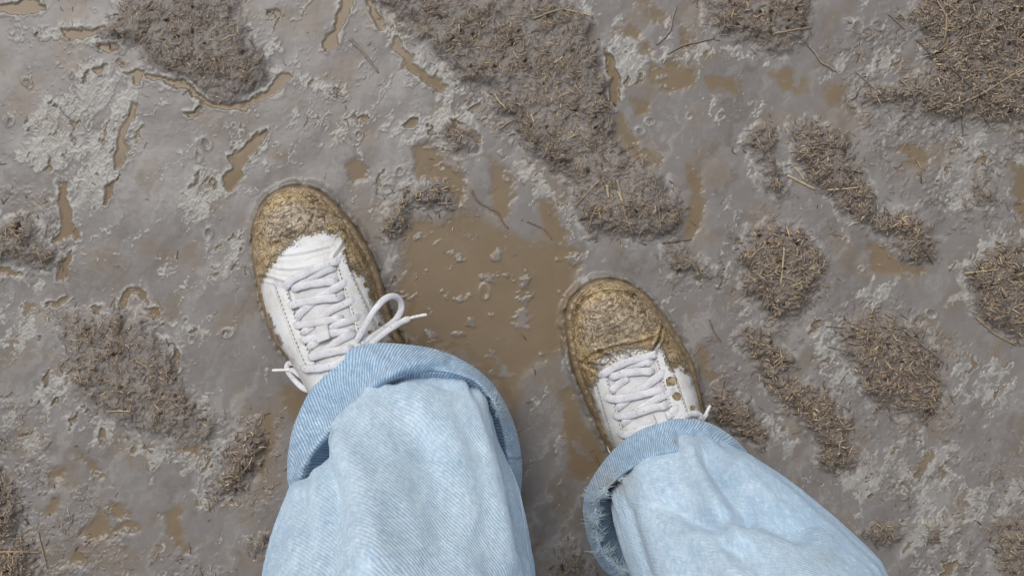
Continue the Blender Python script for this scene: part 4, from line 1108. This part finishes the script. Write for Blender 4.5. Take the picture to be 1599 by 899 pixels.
    sb = straw_bits('stuck_straw', gxx, gyy, shoe, lift=0.0018, lmin=4, lmax=14, zfun=lambda a_, b_: zz, tint=np.array([1.35, 1.20, 0.85]), tilt=0.12)
    sb.location = -base
    return shoe, rim


# ------------------------------------------------------------------ the person: legs, jeans, shoes
person = empty('person', (0.10, -0.12, 0.0))
tag(person, 'person in wide light blue jeans and muddy white sneakers standing in mud, seen from above', 'person')
inv = -np.array(person.location)


def local_child(o):
    """children are built in world coordinates: shift them into the person's frame"""
    o.location = tuple(np.array(o.location) + inv)
    return o


sl, rim_l = make_shoe(SPEC_L, 'white sneaker with a mud-caked toe, a clean white vamp and a loose lace bow', person)
sr, rim_r = make_shoe(SPEC_R, 'white sneaker with its whole toe brown with mud and its lace bow hidden under the cuff', person)
local_child(sl); local_child(sr)
lower_under(rim_l, 0.006, 3.0)
lower_under(rim_r, 0.006, 3.0)
GROUND = build_ground()
litter(GROUND)
stalks()

jeans = empty('jeans', (0, 0, 0), person); local_child(jeans)
LEGS = [
 # z, centre px, half width px, half depth px, turn (deg)
 dict(rings=[(.070,640,716,128,112,0), (.115,644,722,134,136,0), (.165,638,768,161,146,0), (.22,630,830,190,146,0), (.29,624,925,211,160,0), (.40,620,1080,228,185,0), (.55,640,1330,262,225,0), (.70,680,1700,330,285,0), (.80,720,2120,440,360,0)],
      cuff_c=(632,712), seam=14, cuff_folds=[([(470,738),(492,700),(520,666),(552,632),(590,596),(640,568),(692,554)], 10, .010), ([(600,612),(650,588),(700,572)], 8, -.005), ([(720,560),(765,600),(795,660)], 9, .006), ([(480,650),(520,600),(560,565)], 9, -.004)],
      outer=[(448,748),(449,712),(456,672),(472,632),(495,592),(520,563),(552,543),(592,537),(640,540),(688,549),(733,570),(768,600),(794,643),(810,693),(814,748),(800,820),(740,880),(640,900),(540,885),(470,820)],
      inner=[(474,752),(484,718),(504,690),(524,668),(554,637),(590,604),(628,586),(672,578),(716,583),(750,600),(772,630),(785,668),(793,712),(800,752),(780,810),(730,852),(640,868),(550,850),(488,800)],
      zo=(0.096, 0.052), zi=(0.130, 0.094)),
 dict(rings=[(.070,1066,786,104,96,-30), (.115,1080,800,110,106,-32), (.165,1116,850,134,118,-36), (.22,1162,912,158,130,-38), (.29,1220,1002,184,145,-38), (.40,1310,1150,216,170,-30), (.55,1440,1430,255,215,-12), (.70,1600,1830,330,285,0), (.80,1750,2260,440,360,0)],
      cuff_c=(1052,780), seam=128, cuff_folds=[([(938,768),(960,742),(990,722),(1030,704),(1075,698),(1120,706)], 9, .009), ([(1090,702),(1130,688),(1165,704)], 8, .007), ([(950,735),(985,700),(1030,676)], 9, -.004), ([(1085,680),(1130,676)], 7, -.005)],
      outer=[(912,800),(916,772),(928,748),(946,722),(974,692),(1012,668),(1060,656),(1105,661),(1140,680),(1166,706),(1186,738),(1194,790),(1170,860),(1100,910),(1020,925),(950,895),(922,850)],
      inner=[(930,806),(934,776),(954,752),(984,728),(1016,713),(1060,707),(1100,711),(1134,719),(1158,735),(1172,760),(1172,800),(1150,850),(1090,888),(1012,892),(968,885),(936,850)],
      zo=(0.090, 0.046), zi=(0.126, 0.092)),
]
LEG_FOLDS = [
 # ridges and valleys in the cloth: px line, width px, height m
 [([(478,705),(505,655),(552,602)], 17, -.013), ([(520,690),(562,760),(580,880)], 30, .010), ([(508,700),(524,790),(505,900)], 18, -.009), ([(612,590),(655,590),(705,602)], 9, -.006), ([(560,640),(600,720),(610,860)], 34, .004),
  ([(775,640),(790,720),(812,860)], 12, -.006), ([(468,742),(490,708),(514,684)], 12, -.013), ([(515,684),(545,655),(590,606)], 9, -.004), ([(740,640),(768,740),(790,880)], 18, .005),
  ([(660,700),(690,800),(680,899)], 36, -.005), ([(470,780),(480,840),(470,899)], 14, -.004), ([(640,620),(700,690),(735,800)], 24, .003)],
 [([(1105,716),(1130,752),(1180,798),(1250,830)], 18, -.011), ([(1080,714),(1118,785),(1150,840)], 14, .007), ([(1050,792),(1110,818),(1168,802)], 14, -.009), ([(1010,730),(1020,800),(1060,899)], 28, .007),
  ([(1140,850),(1200,899)], 20, -.007), ([(1170,720),(1260,790),(1360,880)], 24, .005), ([(1085,840),(1150,899)], 20, .006), ([(1150,730),(1210,790),(1290,850)], 12, .004), ([(985,800),(1000,850),(1015,899)], 12, -.005)],
]


def ring_loop(r, th):
    z, cx, cy, hw, hd, tn = r
    t = math.radians(-tn)
    sx, sy = np.cos(th), np.sin(th)
    e = 0.70 + 0.2 * min(max((z - 0.12) / 0.12, 0), 1)
    sx = np.sign(sx) * np.abs(sx) ** e; sy = np.sign(sy) * np.abs(sy) ** e
    ax, ay = sx * hw, -sy * hd                       # picture axes: y runs down
    return px2w(cx + ax * math.cos(t) + ay * math.sin(t), cy - ax * math.sin(t) + ay * math.cos(t), z)


def make_leg(spec, folds, seed):
    R = catmull(np.array([[r[0] * 1000, *r[1:]] for r in spec['rings']]), 260)
    n = 190
    th = np.linspace(0, 2 * np.pi, n, endpoint=False)
    X, Y, Zz = [], [], []
    for r in R:
        x, y = ring_loop((r[0] / 1000, *r[1:]), th)
        X.append(x); Y.append(y); Zz.append(np.full(n, r[0] / 1000))
    X, Y, Zz = np.array(X), np.array(Y), np.array(Zz)
    # outward direction in the ring's plane
    cxm, cym = X.mean(1, keepdims=True), Y.mean(1, keepdims=True)
    ox, oy = X - cxm, Y - cym; rr = np.hypot(ox, oy); ox /= rr; oy /= rr
    arc = th[None] * 0.095 + 0 * X
    vv = np.cumsum(np.r_[0, np.hypot(np.hypot(np.diff(cxm[:, 0]), np.diff(cym[:, 0])), np.diff(Zz[:, 0]))])[:, None] + 0 * X
    k = CAM_H / (CAM_H - Zz) * S
    PX, PY = CX + X * k, CY - Y * k
    fr = (np.sin(th)[None] > -0.35) & (Zz < .45)
    off = 0.0030 * fbm(np.cos(th)[None] * 2.2 + 0 * X + seed, np.sin(th)[None] * 2.2 + vv * 9, seed, 3) \
        + 0.0022 * fbm(np.cos(th)[None] * 4.5 + 0 * X, vv * 9 + np.sin(th)[None] * 4.5, seed + 3, 3)
    for pts, w, h in folds:
        c = catmull(pts, 24); dl = dist_line(PX, PY, c, 200)
        off = off + h * np.exp(-(dl / w) ** 2) * fr
    zup = 0.55 * off * (np.sin(th)[None] > -0.2)
    # cloth gathered at the cuff
    gat = np.exp(-((Zz - 0.12) / 0.03) ** 2) * 0.0016 * np.sin(th[None] * 17 + 3 * fbm(np.cos(th)[None] * 2 + 0 * X, np.sin(th)[None] * 2 + 0 * X, seed + 8, 2))
    X = X + ox * (off + gat); Y = Y + oy * (off + gat); Zz = Zz + zup * (fr)
    V = np.stack([X, Y, Zz], -1).reshape(-1, 3)
    uv = np.stack([arc.ravel(), vv.ravel()], 1)
    dirt = (np.exp(-((PX - 975) ** 2 + (PY - 755) ** 2) / 500.0) * 0.6 + np.exp(-((PX - 1290) ** 2 / 400 + (PY - 870) ** 2 / 300)) * 0.3).ravel()
    fade = np.clip(0.05 + 1.05 * np.clip(np.cos(th - (2.05 if seed > 220 else 1.55)), 0, 1)[None] ** 1.3 + 0 * PX, 0, 1).ravel()
    o = mesh_np('trouser_leg', V, grid_faces(len(R), n, True)[:, ::-1], DENIM, jeans, uv=uv, attrs={'dirt': dirt, 'fade': fade})
    m = o.modifiers.new('cloth', 'SOLIDIFY'); m.thickness = 0.0013; m.offset = -1
    # side seam: a raised doubled edge running up the leg
    G = V.reshape(len(R), n, 3)
    j = int(spec['seam'] / 360 * n) % n
    c = G[4:200:2, j] + np.stack([ox[4:200:2, j], oy[4:200:2, j], 0.6 + 0 * ox[4:200:2, j]], 1) * 0.0004
    v, f, su = tube_mesh(c, 0.0017, 6, 0.5)
    mesh_np('side_seam', v, f, DENIM, jeans, uv=su, attrs={'dirt': np.zeros(len(v)), 'fade': np.full(len(v), 0.8)})
    return V.reshape(len(R), n, 3), uv


def by_angle(pts, c, th):
    P = np.array(pts, float); P = np.vstack([catmull(np.vstack([P, P[:1]]), 400)])
    an = np.arctan2(-(P[:, 1] - c[1]), P[:, 0] - c[0]); o = np.argsort(an); an = an[o]; P = P[o]
    an = np.concatenate([an - 2 * np.pi, an, an + 2 * np.pi]); P = np.vstack([P, P, P])
    return np.stack([np.interp(th, an, P[:, 0]), np.interp(th, an, P[:, 1])], 1)


def make_cuff(spec, seed, fray_range):
    n = 300; th = np.linspace(0, 2 * np.pi, n, endpoint=False)
    o, i = by_angle(spec['outer'], spec['cuff_c'], th), by_angle(spec['inner'], spec['cuff_c'], th)
    f = 0.5 + 0.5 * np.sin(th)                         # 1 at the front of the leg (top of the picture)
    zo = spec['zo'][1] + (spec['zo'][0] - spec['zo'][1]) * f; zi = spec['zi'][1] + (spec['zi'][0] - spec['zi'][1]) * f
    # slump: noise along the hem
    wob = fbm(np.cos(th) * 2.4 + seed, np.sin(th) * 2.4, seed, 3); wob2 = fbm(np.cos(th) * 6 + seed, np.sin(th) * 6, seed + 2, 3)
    zi = zi + 0.006 * wob + 0.002 * wob2; zo = zo + 0.004 * wob
    xo, yo = px2w(o[:, 0], o[:, 1], zo); xi, yi = px2w(i[:, 0], i[:, 1], zi)
    rows = []
    # hem edge, over the roll, down to the outer bottom, and back underneath
    prof = [(-0.50, 1.3, 0.0), (-0.30, 0.95, 0.0), (-0.12, 0.5, 0.0), (-0.03, 0.15, -0.002), (0.0, 0.02, -0.001), (0.0, 0.0, 0.0), (0.05, 0.05, 0.0026), (0.13, 0.12, 0.0042), (0.25, 0.23, 0.0050), (0.40, 0.37, 0.0050), (0.55, 0.52, 0.0050), (0.70, 0.67, 0.0046), (0.82, 0.80, 0.0036), (0.92, 0.93, 0.0018), (0.985, 1.06, 0.0), (1.0, 1.22, 0.0), (0.96, 1.36, 0.0), (0.85, 1.40, 0.0), (0.60, 1.25, 0.0), (0.42, 0.95, -0.002)]
    P2 = catmull(np.array(prof), 60)
    HI = int(np.argmin(np.abs(P2[:, 0]) + np.abs(P2[:, 1]) - P2[:, 2]))
    xcen, ycen = xi.mean(), yi.mean()
    arcw = np.hypot(np.hypot(xo - xi, yo - yi), zo - zi)
    V, UV = [], []
    for t, zt, b in P2:
        fx = 0.0050 * fbm(np.cos(th) * 3.2 + t * 1.6, np.sin(th) * 3.2 + seed - t * 1.1, seed + 5, 3) + 0.0022 * fbm(np.cos(th) * 8 + t * 2, np.sin(th) * 8 + seed, seed + 6, 2)
        fx = fx * math.sin(math.pi * min(max(t, 0), 1)) * 1.3
        bx, by = (xi + (xo - xi) * t, yi + (yo - yi) * t) if t >= 0 else (xi + (xcen - xi) * -t, yi + (ycen - yi) * -t)
        V.append(np.stack([bx, by, zi + (zo - zi) * zt + b + fx], 1))
        UV.append(np.stack([th * 0.105, t * arcw + 0.02 * th], 1))
    V = np.array(V); UV = np.array(UV)
    k = CAM_H / (CAM_H - V[..., 2]) * S
    for pts, w, h in spec['cuff_folds']:
        dl = dist_line(CX + V[..., 0] * k, CY - V[..., 1] * k, catmull(pts, 30), 200)
        V[..., 2] += h * np.exp(-(dl / w) ** 2) * (np.arange(len(P2))[:, None] >= HI - 1)
    hem = V[HI].copy()
    k = CAM_H / (CAM_H - V[..., 2]) * S
    PX, PY = CX + V[..., 0] * k, CY - V[..., 1] * k
    dirt = np.exp(-((PX - 955) ** 2 + (PY - 760) ** 2) / 500.0) * 0.7 + np.exp(-((PX - 1055) ** 2 + (PY - 690) ** 2) / 12.0) + np.exp(-((PX - 795) ** 2 + (PY - 640) ** 2) / 500.0) * 0.5
    c = mesh_np('cuff', V.reshape(-1, 3), grid_faces(len(P2), n, True)[:, ::-1], DENIM_IN, jeans, uv=UV.reshape(-1, 2), attrs={'dirt': dirt.ravel(), 'fade': 0.75 + 0 * dirt.ravel()})
    m = c.modifiers.new('cloth', 'SOLIDIFY'); m.thickness = 0.0014; m.offset = 0
    # raw hem: a pale doubled edge all round, then loose threads where it has frayed
    he = np.vstack([V[HI], V[HI][:1]]) + np.array([0, 0, 0.0006])
    rad = 0.0007 * (1 + 0.5 * perlin(np.arange(n + 1) / 5.0, np.full(n + 1, 2.2), seed))
    vb, fb, ub = tube_mesh(he, rad, 7)
    e = mesh_np('hem_edge', vb, fb, THREAD, jeans, uv=ub)
    Vs, F4, F3, k = [], [], [], 0
    for a0, a1, cnt, ln in fray_range:
        for _ in range(cnt):                          # tufts: a few threads sharing a direction
            ac_, sg = rng.uniform(a0, a1), rng.choice([-1, 1], p=[0.35, 0.65]); sway = rng.normal(0, 0.9); reach = rng.uniform(0.5, 1.4); lf_ = rng.uniform(-0.2, 0.4)
            for _ in range(9):
                a = math.radians(ac_ + rng.normal(0, 1.1)); j = int(a / (2 * math.pi) * n) % n
                p = V[HI][j]; out = np.array([xo[j] - xi[j], yo[j] - yi[j], 0]); out /= np.linalg.norm(out)
                side = np.array([-out[1], out[0], 0]); L = ln * reach * rng.uniform(0.6, 1.15)
                d1 = out * sg + side * (sway + rng.normal(0, 0.45)) + np.array([0, 0, lf_ + rng.normal(0, 0.12)])
                d1 /= np.linalg.norm(d1)
                q = [p, p + d1 * L * 0.5 + [0, 0, 0.0006], p + d1 * L + side * rng.normal(0, 0.25) * L + np.array([0, 0, -L * 0.35])]
                v, ff, _ = tube_mesh(catmull(q, 6), np.linspace(0.00034, 0.00018, 6), 4)
                Vs.append(v); F4.append(ff[0] + k); F3.append(ff[1] + k); k += len(v)
    if Vs:
        fr = mesh_np('frayed_threads', np.vstack(Vs), [np.vstack(F4), np.vstack(F3)], THREAD, jeans); fr['kind'] = 'stuff'
    return V


leg_l, uv_l = make_leg(LEGS[0], LEG_FOLDS[0], 201)
leg_r, uv_r = make_leg(LEGS[1], LEG_FOLDS[1], 231)
make_cuff(LEGS[0], 211, [(-20, 40, 26, 0.006), (175, 200, 8, 0.005)])
make_cuff(LEGS[1], 241, [(155, 238, 95, 0.009)])

# seat of the jeans and the legs inside them (above the frame)
def loft(nm, rows, mat, parent, n=48, attrs=False):
    V = []; th = np.linspace(0, 2 * np.pi, n, endpoint=False)
    for x, y, z, rx, ry in rows: V.append(np.stack([x + rx * np.cos(th), y + ry * np.sin(th), np.full(n, z)], 1))
    V = np.array(V).reshape(-1, 3)
    uv = np.stack([np.tile(th * 0.12, len(rows)), np.repeat([r[2] for r in rows], n)], 1)
    V = np.vstack([V, [rows[0][0], rows[0][1], rows[0][2]], [rows[-1][0], rows[-1][1], rows[-1][2]]]); uv = np.vstack([uv, [[0, 0], [0, 0]]])
    k = np.arange(n); k2 = (k + 1) % n; a = len(V) - 2
    F3 = np.concatenate([np.stack([np.full(n, a), k2, k], 1), np.stack([np.full(n, a + 1), (len(rows) - 1) * n + k, (len(rows) - 1) * n + k2], 1)])
    return mesh_np(nm, V, [grid_faces(len(rows), n, True), F3], mat, parent, uv=uv, attrs={'dirt': np.zeros(len(V)), 'fade': np.ones(len(V))})
lc, rc = leg_l[-1].mean(0), leg_r[-1].mean(0)
hx, hy = (lc[0] + rc[0]) / 2, (lc[1] + rc[1]) / 2
loft('seat', [(hx, hy, .74, .13, .07), (hx, hy, .78, .195, .115), (hx, hy - .005, .86, .20, .128), (hx, hy - .005, .95, .185, .12), (hx, hy, 1.02, .165, .105)], DENIM, jeans)


def make_body():
    """one continuous surface: shins, thighs and hips, hidden in the jeans and shoes"""
    bm_v, bm_e, rad = [], [], []
    def add(p, r, to=None):
        bm_v.append(p); rad.append(r)
        if to is not None: bm_e.append((to, len(bm_v) - 1))
        return len(bm_v) - 1
    pel = add((hx, hy, .90), .10)
    add((hx, hy, 1.0), .11, pel)
    for L, sp in ((leg_l, SPEC_L), (leg_r, SPEC_R)):
        c = lambda z: L[int(np.argmin(np.abs(L[:, :, 2].mean(1) - z)))].mean(0)
        hip = add(tuple(c(.78)), .075, pel)
        kn = add(tuple(c(.46)), .05, hip)
        cf = add(tuple(c(.32)), .048, kn)
        an = add(tuple(c(.11)), .032, cf)
        tipx, tipy = px2w(*sp['sh']['tip'], 0.02); a = math.radians(sp['sh']['ang'])
        he = add((float(tipx) + .215 * math.sin(a), float(tipy) - .215 * math.cos(a), .055), .028, an)
        add((float(tipx) + .09 * math.sin(a), float(tipy) - .09 * math.cos(a), .036), .013, he)
    me = bpy.data.meshes.new('body'); me.from_pydata([tuple(np.array(v)) for v in bm_v], bm_e, [])
    o = bpy.data.objects.new('body', me); COL.objects.link(o); o.parent = person; me.materials.append(SKIN)
    m = o.modifiers.new('skin', 'SKIN')
    for i, r in enumerate(rad): me.skin_vertices[0].data[i].radius = (r, r)
    me.skin_vertices[0].data[0].use_root = True
    s = o.modifiers.new('sub', 'SUBSURF'); s.levels = s.render_levels = 1
    return local_child(o)


make_body()
